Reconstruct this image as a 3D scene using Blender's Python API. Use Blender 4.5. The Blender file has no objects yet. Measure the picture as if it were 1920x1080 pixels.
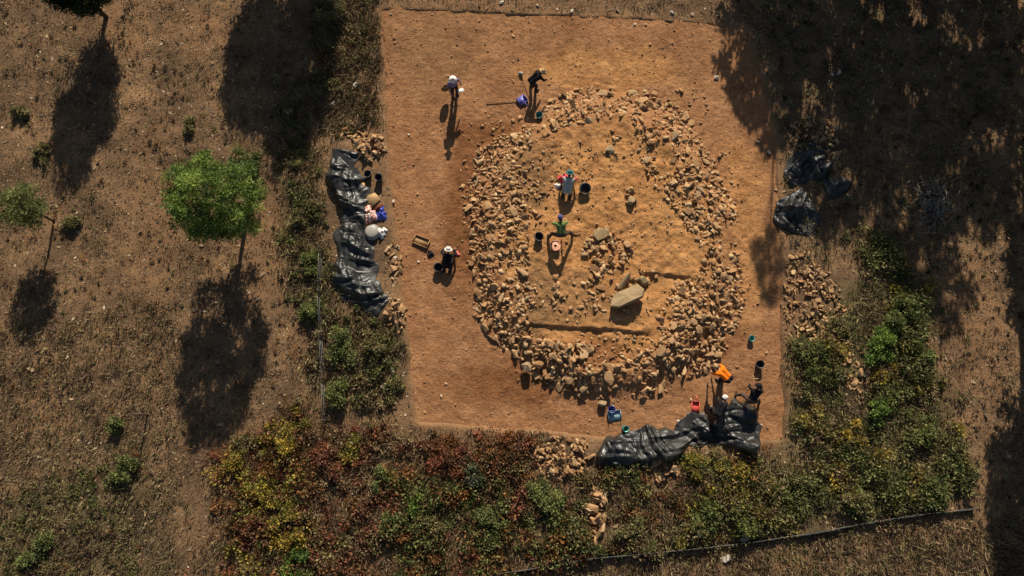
import bpy, bmesh, math, random
import numpy as np
from mathutils import Vector, Matrix, Euler

random.seed(7)
R = np.random.default_rng(11)
scene = bpy.context.scene
COL = scene.collection

# ------------------------------------------------------------------ camera
TILT = math.radians(10.0); DIST = 36.0; FPX = 1423.0      # focal length in pixels of a 1920 px wide frame
CAM = np.array([0.0, -DIST * math.sin(TILT), DIST * math.cos(TILT)])
cam_d = bpy.data.cameras.new('camera'); cam = bpy.data.objects.new('camera', cam_d); COL.objects.link(cam)
cam.location = CAM; cam.rotation_euler = (TILT, 0, 0)
cam_d.sensor_width = 36.0; cam_d.lens = 36.0 * FPX / 1920.0; cam_d.clip_end = 2000.0
scene.camera = cam

# ------------------------------------------------------------------ sky, sun, exposure
SUN_EL = math.radians(30.0); SUN_AZ = math.atan2(0.10, 1.0)     # clockwise from +Y
w = bpy.data.worlds.new('World'); scene.world = w; w.use_nodes = True
nt = w.node_tree; nt.nodes.clear()
sky = nt.nodes.new('ShaderNodeTexSky'); sky.sky_type = 'NISHITA'; sky.sun_disc = False
sky.sun_elevation = SUN_EL; sky.sun_rotation = SUN_AZ; sky.dust_density = 1.0
bg = nt.nodes.new('ShaderNodeBackground'); bg.inputs['Strength'].default_value = 0.05
wo = nt.nodes.new('ShaderNodeOutputWorld')
nt.links.new(sky.outputs[0], bg.inputs[0]); nt.links.new(bg.outputs[0], wo.inputs[0])
sun_d = bpy.data.lights.new('sun', 'SUN'); sun_d.energy = 5.0; sun_d.angle = math.radians(0.5)
sun_d.color = (1.0, 0.90, 0.76)
sun = bpy.data.objects.new('sun', sun_d); COL.objects.link(sun)
SUNV = Vector((math.sin(SUN_AZ) * math.cos(SUN_EL), math.cos(SUN_AZ) * math.cos(SUN_EL), math.sin(SUN_EL)))
sun.rotation_euler = (-SUNV).to_track_quat('-Z', 'Y').to_euler(); sun.location = (3, 30, 30)
scene.view_settings.view_transform = 'Standard'; scene.view_settings.look = 'None'
scene.view_settings.exposure = 0.40; scene.view_settings.gamma = 1.0

# ------------------------------------------------------------------ helpers: survey point -> place on the ground
_u = np.array([0, math.cos(TILT), math.sin(TILT)]); _w = np.array([0, math.sin(TILT), -math.cos(TILT)])
def G(px, py, z=0.0):
    d = _w * FPX + np.array([1.0, 0, 0]) * (px - 960) + _u * (540 - py)
    return CAM + d * ((z - CAM[2]) / d[2])
def Garr(pts, z=0.0): return np.array([G(a, b, z)[:2] for a, b in pts])

def _hash(ix, iy, s):
    n = (ix.astype(np.int64) * 374761393 + iy.astype(np.int64) * 668265263 + s * 1274126177) & 0x7fffffff
    n = ((n ^ (n >> 13)) * 1103515245) & 0x7fffffff
    return ((n ^ (n >> 16)) & 0xffff) / 65535.0
def vnoise(x, y, s=0):
    x = np.asarray(x, float); y = np.asarray(y, float)
    ix = np.floor(x); iy = np.floor(y); fx = x - ix; fy = y - iy
    fx = fx * fx * (3 - 2 * fx); fy = fy * fy * (3 - 2 * fy)
    a = _hash(ix, iy, s); b = _hash(ix + 1, iy, s); c = _hash(ix, iy + 1, s); d = _hash(ix + 1, iy + 1, s)
    return (a + (b - a) * fx) * (1 - fy) + (c + (d - c) * fx) * fy - 0.5
def fbm(x, y, f=1.0, o=4, s=0):
    v = 0; a = 1.0
    for i in range(o):
        v = v + a * vnoise(x * f + 13.7 * i, y * f - 7.3 * i, s + i); f *= 2.03; a *= 0.5
    return v
def sstep(a, b, x):
    t = np.clip((np.asarray(x, float) - a) / (b - a), 0, 1); return t * t * (3 - 2 * t)
def inpoly(x, y, P):
    x = np.asarray(x, float); y = np.asarray(y, float); r = np.zeros(x.shape, bool); n = len(P)
    for i in range(n):
        x0, y0 = P[i]; x1, y1 = P[(i + 1) % n]
        c = ((y0 > y) != (y1 > y)) & (x < (x1 - x0) * (y - y0) / ((y1 - y0) + 1e-12) + x0); r ^= c
    return r
def dseg(x, y, P, closed=False):
    x = np.asarray(x, float); y = np.asarray(y, float); d = np.full(x.shape, 1e9); n = len(P)
    for i in range(n if closed else n - 1):
        x0, y0 = P[i]; x1, y1 = P[(i + 1) % n]; ex, ey = x1 - x0, y1 - y0
        t = np.clip(((x - x0) * ex + (y - y0) * ey) / (ex * ex + ey * ey + 1e-12), 0, 1)
        d = np.minimum(d, np.hypot(x - x0 - t * ex, y - y0 - t * ey))
    return d
def sdin(x, y, P):
    d = dseg(x, y, P, True); return np.where(inpoly(x, y, P), d, -d)

def mesh_np(name, V, F, tint=None, smooth=False, attrs=None):
    V = np.asarray(V, np.float32); F = np.asarray(F, np.int32); k = F.shape[1]
    me = bpy.data.meshes.new(name); me.vertices.add(len(V)); me.vertices.foreach_set('co', V.ravel())
    me.loops.add(F.size); me.loops.foreach_set('vertex_index', F.ravel())
    me.polygons.add(len(F)); me.polygons.foreach_set('loop_start', np.arange(0, F.size, k, dtype=np.int32))
    me.update(calc_edges=True)
    if tint is not None:
        a = me.attributes.new('tint', 'FLOAT_COLOR', 'POINT')
        t = np.ones((len(V), 4), np.float32); t[:, :3] = tint; a.data.foreach_set('color', t.ravel())
    for nme, arr in (attrs or {}).items():
        a = me.attributes.new(nme, 'FLOAT', 'POINT'); a.data.foreach_set('value', np.asarray(arr, np.float32).ravel())
    if smooth: me.polygons.foreach_set('use_smooth', np.ones(len(F), bool))
    return me
def link(name, me, mat=None, parent=None, loc=None, rot=None):
    o = bpy.data.objects.new(name, me); COL.objects.link(o)
    if mat is not None and me is not None and len(me.materials) == 0: me.materials.append(mat)
    if parent is not None: o.parent = parent
    if loc is not None: o.location = loc
    if rot is not None: o.rotation_euler = rot
    return o
def tag(o, label=None, cat=None, group=None, kind=None):
    if label: o['label'] = label
    if cat: o['category'] = cat
    if group: o['group'] = group
    if kind: o['kind'] = kind
    return o
def empty(name, loc, rz=0.0, label=None, cat=None, group=None):
    o = bpy.data.objects.new(name, None); COL.objects.link(o); o.location = loc; o.rotation_euler = (0, 0, rz)
    o.empty_display_size = 0.2
    return tag(o, label, cat, group)

# ------------------------------------------------------------------ materials
MATS = {}
def newmat(name):
    m = bpy.data.materials.new(name); m.use_nodes = True; t = m.node_tree; t.nodes.clear()
    out = t.nodes.new('ShaderNodeOutputMaterial'); MATS[name] = m
    return m, t, out
def nd(t, typ, **kw):
    n = t.nodes.new(typ)
    for k, v in kw.items():
        if k in n.inputs: n.inputs[k].default_value = v
        else: setattr(n, k, v)
    return n
def pos(t, scale=1.0):
    g = nd(t, 'ShaderNodeNewGeometry'); return g.outputs['Position']
def noise(t, vec, scale, detail=4, rough=0.6):
    n = nd(t, 'ShaderNodeTexNoise'); n.inputs['Scale'].default_value = scale; n.inputs['Detail'].default_value = detail
    n.inputs['Roughness'].default_value = rough; t.links.new(vec, n.inputs['Vector']); return n.outputs['Fac']
def ramp(t, fac, stops):
    n = nd(t, 'ShaderNodeValToRGB'); e = n.color_ramp.elements
    while len(e) < len(stops): e.new(0.5)
    for i, (p, c) in enumerate(stops):
        e[i].position = p; e[i].color = (c[0], c[1], c[2], 1) if not isinstance(c, float) else (c, c, c, 1)
    t.links.new(fac, n.inputs[0]); return n.outputs[0]
def mixc(t, fac, a, b, mode='MIX'):
    n = nd(t, 'ShaderNodeMix'); n.data_type = 'RGBA'; n.blend_type = mode
    if isinstance(fac, float): n.inputs['Factor'].default_value = fac
    else: t.links.new(fac, n.inputs['Factor'])
    for s, v in (('A', a), ('B', b)):
        i = [q for q in n.inputs if q.name == s and q.type == 'RGBA'][0]
        if isinstance(v, tuple): i.default_value = (v[0], v[1], v[2], 1)
        else: t.links.new(v, i)
    return [q for q in n.outputs if q.type == 'RGBA'][0]
def attr(t, name, col=False):
    n = nd(t, 'ShaderNodeAttribute'); n.attribute_name = name; return n.outputs['Color' if col else 'Fac']
def bsdf(t, out, color, rough=0.9, spec=0.2, bump=None, bstr=0.5, bdist=0.03, metal=0.0):
    b = nd(t, 'ShaderNodeBsdfPrincipled'); b.inputs['Roughness'].default_value = rough
    b.inputs['Specular IOR Level'].default_value = spec; b.inputs['Metallic'].default_value = metal
    if isinstance(color, tuple): b.inputs['Base Color'].default_value = (color[0], color[1], color[2], 1)
    else: t.links.new(color, b.inputs['Base Color'])
    if bump is not None:
        n = nd(t, 'ShaderNodeBump'); n.inputs['Strength'].default_value = bstr; n.inputs['Distance'].default_value = bdist
        t.links.new(bump, n.inputs['Height']); t.links.new(n.outputs[0], b.inputs['Normal'])
    t.links.new(b.outputs[0], out.inputs[0]); return b

# natural ground: dry litter over brown soil, orange where the soil is bare
m, t, out = newmat('ground_soil'); P = pos(t)
base = ramp(t, noise(t, P, 0.45, 6, .65), [(.30, (.100, .062, .036)), (.48, (.165, .102, .056)), (.66, (.275, .165, .084))])
fine = ramp(t, noise(t, P, 7.0, 5, .75), [(.32, (.55, .52, .48)), (.50, (1, 1, 1)), (.68, (1.35, 1.30, 1.2))])
c = mixc(t, 1.0, base, fine, 'MULTIPLY')
bare = ramp(t, noise(t, P, 1.6, 5, .6), [(.3, (.205, .116, .058)), (.7, (.285, .160, .078))])
c = mixc(t, attr(t, 'bare'), c, bare)
moss = ramp(t, noise(t, P, 3.0, 5, .7), [(.35, (.085, .068, .032)), (.65, (.145, .112, .052))])
c = mixc(t, attr(t, 'green'), c, moss)
spk = ramp(t, noise(t, P, 26.0, 3, .6), [(.30, (.45, .40, .36)), (.42, (1, 1, 1)), (.62, (1, 1, 1)), (.72, (1.7, 1.6, 1.4))])
c = mixc(t, 0.8, c, spk, 'MULTIPLY')
bsdf(t, out, c, 0.95, 0.1, noise(t, P, 9.0, 6, .7), 0.9, 0.07)

# excavated floor
m, t, out = newmat('dug_soil'); P = pos(t)
base = ramp(t, noise(t, P, 0.55, 6, .62), [(.30, (.255, .122, .054)), (.50, (.345, .170, .078)), (.70, (.415, .218, .104))])
yel = ramp(t, noise(t, P, 1.1, 7, .72), [(.30, (.370, .172, .060)), (.70, (.640, .335, .128))])
red = ramp(t, noise(t, P, 1.8, 5, .65), [(.30, (.165, .066, .026)), (.68, (.260, .112, .044))])
gry = ramp(t, noise(t, P, 1.8, 5, .65), [(.30, (.205, .112, .050)), (.68, (.290, .170, .080))])
c = mixc(t, attr(t, 'yellow'), base, yel); c = mixc(t, attr(t, 'red'), c, red); c = mixc(t, attr(t, 'grey'), c, gry)
fine = ramp(t, noise(t, P, 5.0, 6, .72), [(.30, (.60, .55, .50)), (.50, (1, 1, 1)), (.70, (1.22, 1.20, 1.16))])
c = mixc(t, 0.9, c, fine, 'MULTIPLY')
spk = ramp(t, noise(t, P, 30.0, 2, .5), [(.26, (.5, .45, .4)), (.36, (1, 1, 1)), (.66, (1, 1, 1)), (.76, (1.4, 1.35, 1.25))])
c = mixc(t, 0.7, c, spk, 'MULTIPLY')
mp = nd(t, 'ShaderNodeMapping'); mp.inputs['Scale'].default_value = (1.0, 5.5, 1.0); mp.inputs['Rotation'].default_value = (0, 0, .5); t.links.new(P, mp.inputs['Vector'])
c = mixc(t, 0.55, c, ramp(t, noise(t, mp.outputs[0], 2.2, 6, .7), [(.34, (.62, .56, .50)), (.48, (1, 1, 1)), (.66, (1.14, 1.12, 1.08))]), 'MULTIPLY')
bsdf(t, out, c, 0.95, 0.1, noise(t, P, 6.0, 7, .75), 1.0, 0.10)

def stone_mat(name, fac_fn, stops):
    m, t, out = newmat(name); P = pos(t)
    c = ramp(t, fac_fn(t), stops)
    f = ramp(t, noise(t, P, 14.0, 5, .7), [(.3, (.68, .65, .60)), (.5, (1, 1, 1)), (.72, (1.15, 1.12, 1.1))])
    c = mixc(t, 0.9, c, f, 'MULTIPLY')
    bsdf(t, out, c, 0.9, 0.15, noise(t, P, 20.0, 4, .6), 0.6, 0.02); return m
STOPS = [(0.0, (.250, .130, .058)), (.22, (.340, .188, .086)), (.45, (.450, .270, .130)), (.65, (.400, .240, .115)), (.82, (.320, .205, .110)), (1.0, (.600, .410, .215))]
stone_one = stone_mat('stone_single', lambda t: nd(t, 'ShaderNodeObjectInfo').outputs['Random'], STOPS)
stone_many = stone_mat('stone_rubble', lambda t: attr(t, 'rnd'), STOPS)
stone_pale = stone_mat('stone_pale', lambda t: nd(t, 'ShaderNodeObjectInfo').outputs['Random'], [(0, (.46, .36, .25)), (1, (.68, .60, .48))])
stone_slab = stone_mat('stone_slab', lambda t: nd(t, 'ShaderNodeObjectInfo').outputs['Random'], [(0, (.29, .205, .11)), (1, (.34, .25, .14))])

def leaf_mat(name, trans=0.25, rough=0.6):
    m, t, out = newmat(name)
    c = attr(t, 'tint', True)
    d = nd(t, 'ShaderNodeBsdfPrincipled'); d.inputs['Roughness'].default_value = rough; d.inputs['Specular IOR Level'].default_value = 0.2
    t.links.new(c, d.inputs['Base Color'])
    tr = nd(t, 'ShaderNodeBsdfTranslucent'); t.links.new(c, tr.inputs[0])
    mx = nd(t, 'ShaderNodeMixShader'); mx.inputs[0].default_value = trans
    t.links.new(d.outputs[0], mx.inputs[1]); t.links.new(tr.outputs[0], mx.inputs[2]); t.links.new(mx.outputs[0], out.inputs[0])
    return m
LEAF = leaf_mat('leaf', .35); GRASS = leaf_mat('dry_grass', 0.15, 0.8); CHIP = leaf_mat('litter', 0.0, 0.9)

m, t, out = newmat('bark'); P = pos(t)
bsdf(t, out, ramp(t, noise(t, P, 9.0, 5, .7), [(.3, (.045, .030, .020)), (.7, (.11, .075, .05))]), .95, .1, noise(t, P, 15.0, 4), .7, .03)
BARK = m
def plain(name, col, rough=0.7, spec=0.3, var=0.18, sc=8.0, bump=0.25):
    m, t, out = newmat(name); P = pos(t)
    f = ramp(t, noise(t, P, sc, 5, .65), [(.3, (1 - var,) * 3), (.7, (1 + var,) * 3)])
    c = mixc(t, 1.0, col, f, 'MULTIPLY'); bsdf(t, out, c, rough, spec, noise(t, P, sc * 3, 4), bump, 0.01); return m
m, t, out = newmat('black_plastic'); P = pos(t)
dust = ramp(t, noise(t, P, 1.3, 6, .7), [(.38, (.008, .009, .009)), (.70, (.050, .049, .043))])
b = bsdf(t, out, dust, .40, .5, noise(t, P, 10.0, 4, .6), .2, .015)
t.links.new(ramp(t, noise(t, P, 2.2, 4, .6), [(.3, .34), (.7, .56)]), b.inputs['Roughness'])
TARP = m
def cloth(name, col): return plain(name, col, 0.85, 0.15, 0.15, 10.0, 0.35)
def plastic(name, col): return plain(name, col, 0.4, 0.5, 0.10, 6.0, 0.08)
SKIN = plain('skin', (.34, .19, .12), .55, .35, .08)
SKIN2 = plain('skin_tan', (.26, .14, .085), .55, .35, .08)
HAIR = plain('hair', (.018, .012, .009), .6, .3)
EYE = plain('eye', (.02, .015, .012), .3, .5, 0.02)
WOOD = plain('wood', (.40, .24, .11), .75, .2, .25, 12.0)
WOODD = plain('weathered_wood', (.12, .085, .055), .85, .15, .25, 12.0)
CARD = plain('cardboard', (.45, .29, .14), .85, .15, .10, 6.0)
STEEL = plain('steel', (.30, .29, .27), .45, .5, .15, 10.0)
NET = plain('black_netting', (.020, .022, .018), .75, .2, .25, 20.0)
BLUE = plastic('blue_plastic', (.035, .060, .360)); LBLUE = plastic('pale_blue_plastic', (.30, .44, .50))
TEAL = plastic('teal_plastic', (.045, .300, .260)); BLACKP = plastic('black_bucket_plastic', (.012, .012, .013))
REDP = plastic('red_plastic', (.720, .110, .085)); PEACH = plastic('peach_plastic', (.85, .42, .27)); VIOL = plastic('violet_plastic', (.12, .12, .38))
WHITE = cloth('white_cloth', (.72, .68, .62)); GREYP = plastic('grey_plastic', (.34, .32, .26))

# ------------------------------------------------------------------ the excavation: shape of the ground
TRENCH = Garr([(712, 16), (900, 22), (1100, 30), (1290, 42), (1392, 52), (1425, 130), (1448, 230), (1460, 330), (1466, 480), (1468, 640),
               (1474, 770), (1468, 826), (1300, 832), (1120, 822), (1000, 808), (880, 802), (778, 796), (768, 700), (757, 600), (745, 480), (728, 320), (718, 150)])
LT_SPINE = [(655, 282), (645, 330), (662, 385), (668, 420), (655, 455), (662, 510), (690, 555), (718, 578)]
BT_SPINE = [(1128, 852), (1180, 848), (1235, 838), (1285, 815), (1330, 800), (1372, 800), (1400, 838)]
LT_W = Garr(LT_SPINE); BT_W = Garr(BT_SPINE)
RC = G(1135, 450)[:2]; RX, RY = 6.55, 7.65
STEP1 = Garr([(980, 606), (1040, 612), (1100, 616), (1150, 618), (1215, 626)])
STEP2 = Garr([(1196, 511), (1240, 515), (1300, 523)])
def stepdrop(x, y, S, depth, reach):
    x = np.asarray(x, float); y = np.asarray(y, float)
    yl = np.interp(x, S[:, 0], S[:, 1]) + 0.05 * vnoise(x * 3, x * 0, 5)
    d = yl - y
    ends = sstep(S[0, 0] - .3, S[0, 0] + .3, x) * (1 - sstep(S[-1, 0] - .3, S[-1, 0] + .3, x))
    return depth * sstep(0, .07, d) * (1 - sstep(reach * .3, reach, d)) * ends
def floor_h(x, y):
    x = np.asarray(x, float); y = np.asarray(y, float)
    q = np.sqrt(((x - RC[0]) / RX) ** 2 + ((y - RC[1]) / RY) ** 2)
    h = -0.13 + .06 * fbm(x, y, .5, 3, 3) + .035 * fbm(x, y, 2.4, 3, 9)
    h = h + .55 * (1 - sstep(.72, 1.02, q)) - .10 * (1 - sstep(.0, .7, q))
    h = h + .09 * sstep(10.5, 13.5, y) + (.09 * fbm(x, y, 2.2, 3, 51) + .05 * fbm(x, y, 6.0, 2, 55)) * (1 - sstep(1.0, 1.15, q))
    h = h + .03 * np.clip(fbm(x, y, 4.0, 3, 57), -.2, 1) * sstep(-.1, .3, fbm(x, y, .4, 2, 58))
    h = h + .16 * np.exp(-((q - .86) / .10) ** 2)
    h = h - stepdrop(x, y, STEP1, .13, 2.6) - stepdrop(x, y, STEP2, .11, 1.8)
    return h
def ground_h(x, y):
    x = np.asarray(x, float); y = np.asarray(y, float)
    d = sdin(x, y, TRENCH) + .16 * fbm(x, y, 1.3, 3, 21)
    h = .12 * fbm(x, y, .35, 3, 31) + .07 * fbm(x, y, 1.7, 3, 41)
    h = h + .22 * sstep(1.05, .15, dseg(x, y, LT_W)) + .18 * sstep(.9, .1, dseg(x, y, BT_W))
    return h * (1 - sstep(-.3, .0, d) * .8) - .42 * sstep(0, .26, d)
def surf_h(x, y):
    return np.maximum(ground_h(x, y), np.where(sdin(x, y, TRENCH) > -.15, floor_h(x, y), -9))
_hx = np.arange(-40, 40.01, .1); _hy = np.arange(-20, 45.01, .1)
_X, _Y = np.meshgrid(_hx, _hy); HF = surf_h(_X.ravel(), _Y.ravel()).reshape(_X.shape)
def hz(x, y):
    x = np.atleast_1d(np.asarray(x, float)); y = np.atleast_1d(np.asarray(y, float))
    fx = np.clip((x + 40) / .1, 0, len(_hx) - 2.001); fy = np.clip((y + 20) / .1, 0, len(_hy) - 2.001)
    i = fx.astype(int); j = fy.astype(int); a = fx - i; b = fy - j
    return (HF[j, i] * (1 - a) + HF[j, i + 1] * a) * (1 - b) + (HF[j + 1, i] * (1 - a) + HF[j + 1, i + 1] * a) * b
def S(px, py, up=0.0):
    p = G(px, py)
    for _ in range(3): p = G(px, py, float(hz(p[0], p[1])[0]))
    return Vector((p[0], p[1], p[2] + up))

def axis(lo, hi, step, far):
    a = np.arange(lo, hi + step / 2, step); o = []; s = step; v = hi
    while v < far: s *= 1.5; v += s; o.append(v)
    o = np.array(o); return np.concatenate([(lo - (o - hi))[::-1], a, o])
def grid(xs, ys, hf):
    X, Y = np.meshgrid(xs, ys); Z = hf(X.ravel(), Y.ravel())
    V = np.stack([X.ravel(), Y.ravel(), Z], 1); nx = len(xs); ny = len(ys)
    I = np.arange(nx * ny).reshape(ny, nx)
    F = np.stack([I[:-1, :-1].ravel(), I[:-1, 1:].ravel(), I[1:, 1:].ravel(), I[1:, :-1].ravel()], 1)
    return V, F
def blob(x, y, px, py, rx, ry, soft=.5):
    c = G(px, py); k = 39.0
    q = np.hypot((x - c[0]) / (rx / k), (y - c[1]) / (ry / k)) + .5 * fbm(x, y, .9, 3, 61)
    return 1 - sstep(1 - soft, 1 + soft * .4, q)
# vegetation densities by place (survey centre, radii in survey units)
GREEN = [(150, 1000, 170, 130), (690, 660, 75, 80), (590, 530, 40, 110), (1620, 820, 170, 160), (1480, 930, 190, 80), (1620, 650, 120, 120), (850, 960, 170, 110), (560, 420, 40, 150), (650, 100, 45, 120)]
BARE = [(380, 60, 110, 60), (230, 60, 70, 60), (500, 480, 60, 130), (280, 420, 60, 200), (700, 200, 40, 160), (1490, 690, 22, 130), (860, 8, 300, 22), (1450, 1052, 130, 16), (1830, 600, 60, 160), (1700, 1010, 130, 22), (740, 760, 40, 50)]
V, F = grid(axis(-30, 30, .13, 500), axis(-17, 22, .13, 500), ground_h)
x, y = V[:, 0], V[:, 1]
gm = np.zeros(len(V)); bm_ = np.zeros(len(V))
for b in GREEN: gm = np.maximum(gm, blob(x, y, *b))
for b in BARE: bm_ = np.maximum(bm_, .75 * blob(x, y, *b))
dt = sdin(x, y, TRENCH)
bm_ = np.maximum(bm_, sstep(-.35, -.05, dt + .3 * fbm(x, y, 1.5, 3, 71)))
bm_ = np.clip(bm_ + .25 * np.clip(fbm(x, y, .3, 4, 77), 0, 1), 0, 1)
ground = tag(link('ground', mesh_np('ground', V, F, smooth=True, attrs={'bare': bm_, 'green': gm * .85}), MATS['ground_soil']), kind='structure')

mn, mx = TRENCH.min(0) - .2, TRENCH.max(0) + .2
V, F = grid(np.arange(mn[0], mx[0], .07), np.arange(mn[1], mx[1], .07), floor_h)
d = sdin(V[:, 0], V[:, 1], TRENCH); F = F[(d[F] > -.12).all(1)]
used = np.unique(F); rem = -np.ones(len(V), int); rem[used] = np.arange(len(used)); V = V[used]; F = rem[F]
x, y = V[:, 0], V[:, 1]
q = np.sqrt(((x - RC[0]) / RX) ** 2 + ((y - RC[1]) / RY) ** 2)
yel = np.clip((1 - sstep(.62, .95, q)) + .8 * blob(x, y, 1130, 130, 160, 50) + .7 * blob(x, y, 1400, 430, 50, 200), 0, 1)
red = np.clip(blob(x, y, 870, 400, 40, 190) + blob(x, y, 930, 250, 70, 30) + blob(x, y, 960, 720, 130, 45) + .8 * blob(x, y, 1340, 640, 60, 60) + .8 * blob(x, y, 1110, 660, 90, 30), 0, 1)
gry = np.clip(blob(x, y, 980, 330, 60, 90) + blob(x, y, 1000, 550, 40, 80) + blob(x, y, 1060, 560, 120, 50) * .7 + .9 * blob(x, y, 800, 80, 120, 110) * .6, 0, 1)
floor = tag(link('excavation_floor', mesh_np('excavation_floor', V, F, smooth=True, attrs={'yellow': yel * .9, 'red': red * .85, 'grey': gry * .8}), MATS['dug_soil']), kind='structure')

# ------------------------------------------------------------------ stones
def stone_proto(seed, dims, n=15):
    rr = np.random.default_rng(seed); bm = bmesh.new()
    p = rr.normal(size=(n, 3)); p /= np.linalg.norm(p, axis=1)[:, None]; p = np.sign(p) * np.abs(p) ** .72
    p *= np.array(dims) * .5 * rr.uniform(.82, 1.12, (n, 1))
    for v in p: bm.verts.new(v)
    g = bmesh.ops.convex_hull(bm, input=bm.verts)
    bmesh.ops.delete(bm, geom=[v for v in bm.verts if not v.link_faces], context='VERTS')
    bmesh.ops.triangulate(bm, faces=bm.faces)
    me = bpy.data.meshes.new('stone'); bm.to_mesh(me); bm.free(); me.materials.append(stone_one)
    V = np.array([v.co[:] for v in me.vertices]); F = np.array([q.vertices[:] for q in me.polygons]); return me, V, F
PROTO = [stone_proto(100 + i, (1.0, R.uniform(.36, .85), R.uniform(.20, .46)), int(R.integers(10, 20))) for i in range(22)]
PALE = []
for i in range(4):
    me, V, F = stone_proto(300 + i, (1, .8, .6), 16); me.materials.clear(); me.materials.append(stone_pale); PALE.append(me)

def rotm(e): return np.array(Euler(e).to_matrix())
def build_stones(root, items, keep, stuffname):
    """items: (x,y,z,size,euler,proto). The `keep` largest become single stones, the rest one joined rubble part."""
    items = sorted(items, key=lambda a: -a[3])
    for (x, y, z, s, e, k) in items[:keep]:
        o = link('stone', PROTO[k][0], None, root); o.location = (x - root.location.x, y - root.location.y, z - root.location.z)
        o.rotation_euler = e; o.scale = (s, s, s)
    rest = items[keep:]
    if rest:
        Vs, Fs, Rn, off = [], [], [], 0
        for (x, y, z, s, e, k) in rest:
            v = PROTO[k][1] @ rotm(e).T * s + np.array([x, y, z]) - np.array(root.location)
            Vs.append(v); Fs.append(PROTO[k][2] + off); Rn.append(np.full(len(v), R.random())); off += len(v)
        me = mesh_np(stuffname, np.vstack(Vs), np.vstack(Fs), attrs={'rnd': np.concatenate(Rn)})
        tag(link(stuffname, me, stone_many, root), kind='stuff')
def scatter(poly, n, mind, avoid=None, tries=30):
    mn, mx = poly.min(0), poly.max(0); cell = mind; gridd = {}; out = []
    C = mn + (mx - mn) * R.random((n * tries, 2)); C = C[inpoly(C[:, 0], C[:, 1], poly)]
    if avoid is not None: C = C[~inpoly(C[:, 0], C[:, 1], avoid)]
    for p in C:
        c = (int(p[0] / cell), int(p[1] / cell)); ok = True
        for i in (-1, 0, 1):
            for j in (-1, 0, 1):
                for qq in gridd.get((c[0] + i, c[1] + j), ()):
                    if (qq[0] - p[0]) ** 2 + (qq[1] - p[1]) ** 2 < mind * mind: ok = False
        if ok: gridd.setdefault(c, []).append(p); out.append(p)
        if len(out) >= n: break
    return np.array(out)
OUTER = Garr([(1028, 190), (1060, 172), (1110, 160), (1170, 166), (1230, 172), (1265, 190), (1295, 225), (1320, 270), (1345, 320), (1365, 370), (1387, 420), (1384, 470), (1393, 520), (1398, 560), (1386, 610), (1365, 650), (1335, 690), (1290, 712), (1240, 732), (1190, 742), (1130, 730), (1085, 738), (1040, 728), (1000, 700), (975, 672), (940, 652), (910, 620), (890, 590), (895, 540), (886, 500), (880, 450), (876, 400), (880, 340), (893, 290), (915, 265), (960, 250), (1000, 240), (1020, 225)])
INNER = Garr([(1050, 246), (1100, 238), (1140, 222), (1185, 228), (1192, 260), (1196, 300), (1222, 350), (1262, 395), (1290, 435), (1318, 478), (1312, 512), (1262, 535), (1250, 560), (1262, 600), (1236, 640), (1200, 665), (1150, 686), (1110, 684), (1085, 672), (1050, 648), (1010, 640), (990, 615), (1000, 570), (985, 520), (990, 470), (988, 420), (978, 380), (962, 340), (968, 300), (1000, 278)])
items = []
def n_gap(p): return float(fbm(p[0:1], p[1:2], .55, 3, 88)[0]) > -.40
def ring_pile(p):
    q = math.hypot((p[0] - RC[0]) / RX, (p[1] - RC[1]) / RY)
    south = max(0, min(1, (RC[1] - 2.5 - p[1]) / 4)); return q, south
def add_stone(p, smin, smax, lift, tilt=.5, items=items, bury=.12):
    s = float(np.clip(R.lognormal(math.log((smin + smax) / 2 * .95), .36), smin * .75, smax * 1.3)); k = int(R.integers(len(PROTO)))
    z = float(hz(p[0], p[1])[0]) + lift + s * bury
    items.append((p[0], p[1], z, s, (R.normal(0, tilt), R.normal(0, tilt), R.uniform(0, 6.28)), k))
for p in scatter(OUTER, 3800, .14, INNER):
    q, so = ring_pile(p)
    n = float(fbm(p[0:1], p[1:2], .55, 3, 88)[0])
    if n < -.30 and R.random() < .75: continue
    add_stone(p, .13, .39 + .06 * so, -.075 + .085 * R.random(), .38)
for p in scatter(OUTER, 900, .34, INNER):
    q, so = ring_pile(p)
    if n_gap(p) and R.random() < .62: add_stone(p, .24, .44 + .10 * so, -.01 + .07 * R.random() + .08 * so, .36)
# loose stones just outside and inside the ring
def near(px, py, rx, ry, n, smin, smax, lift=0.0, items=items, pile=0.0, tilt=.4):
    c = G(px, py); k = 39.0
    for _ in range(n):
        a = R.uniform(0, 6.28); r = math.sqrt(R.random()); p = np.array([c[0] + math.cos(a) * r * rx / k, c[1] + math.sin(a) * r * ry / k])
        add_stone(p, smin, smax, lift + pile * (1 - r * r) * R.random(), tilt, items)
near(1135, 480, 45, 42, 110, .20, .40, 0, pile=.12)
near(1160, 525, 70, 28, 34, .22, .40, 0)
near(1060, 560, 70, 40, 60, .18, .38)
near(930, 340, 70, 90, 60, .15, .28); near(1000, 340, 50, 40, 50, .15, .30)
near(985, 400, 30, 60, 30, .15, .3); near(1180, 375, 10, 20, 9, .18, .36, 0, pile=.15)
near(1150, 270, 30, 25, 6, .2, .42); near(1130, 440, 25, 12, 10, .2, .45)
near(1170, 660, 80, 28, 45, .15, .34); near(1060, 660, 50, 20, 60, .2, .42, .05, pile=.15)
near(1270, 600, 40, 50, 60, .2, .4); near(1300, 640, 60, 40, 60, .18, .38, 0, pile=.12)
near(1130, 745, 10, 16, 5, .2, .42); near(905, 440, 40, 160, 60, .13, .25); near(960, 240, 60, 25, 25, .13, .26)
near(1290, 200, 40, 50, 26, .14, .26); near(1355, 330, 30, 80, 24, .13, .26)
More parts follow.
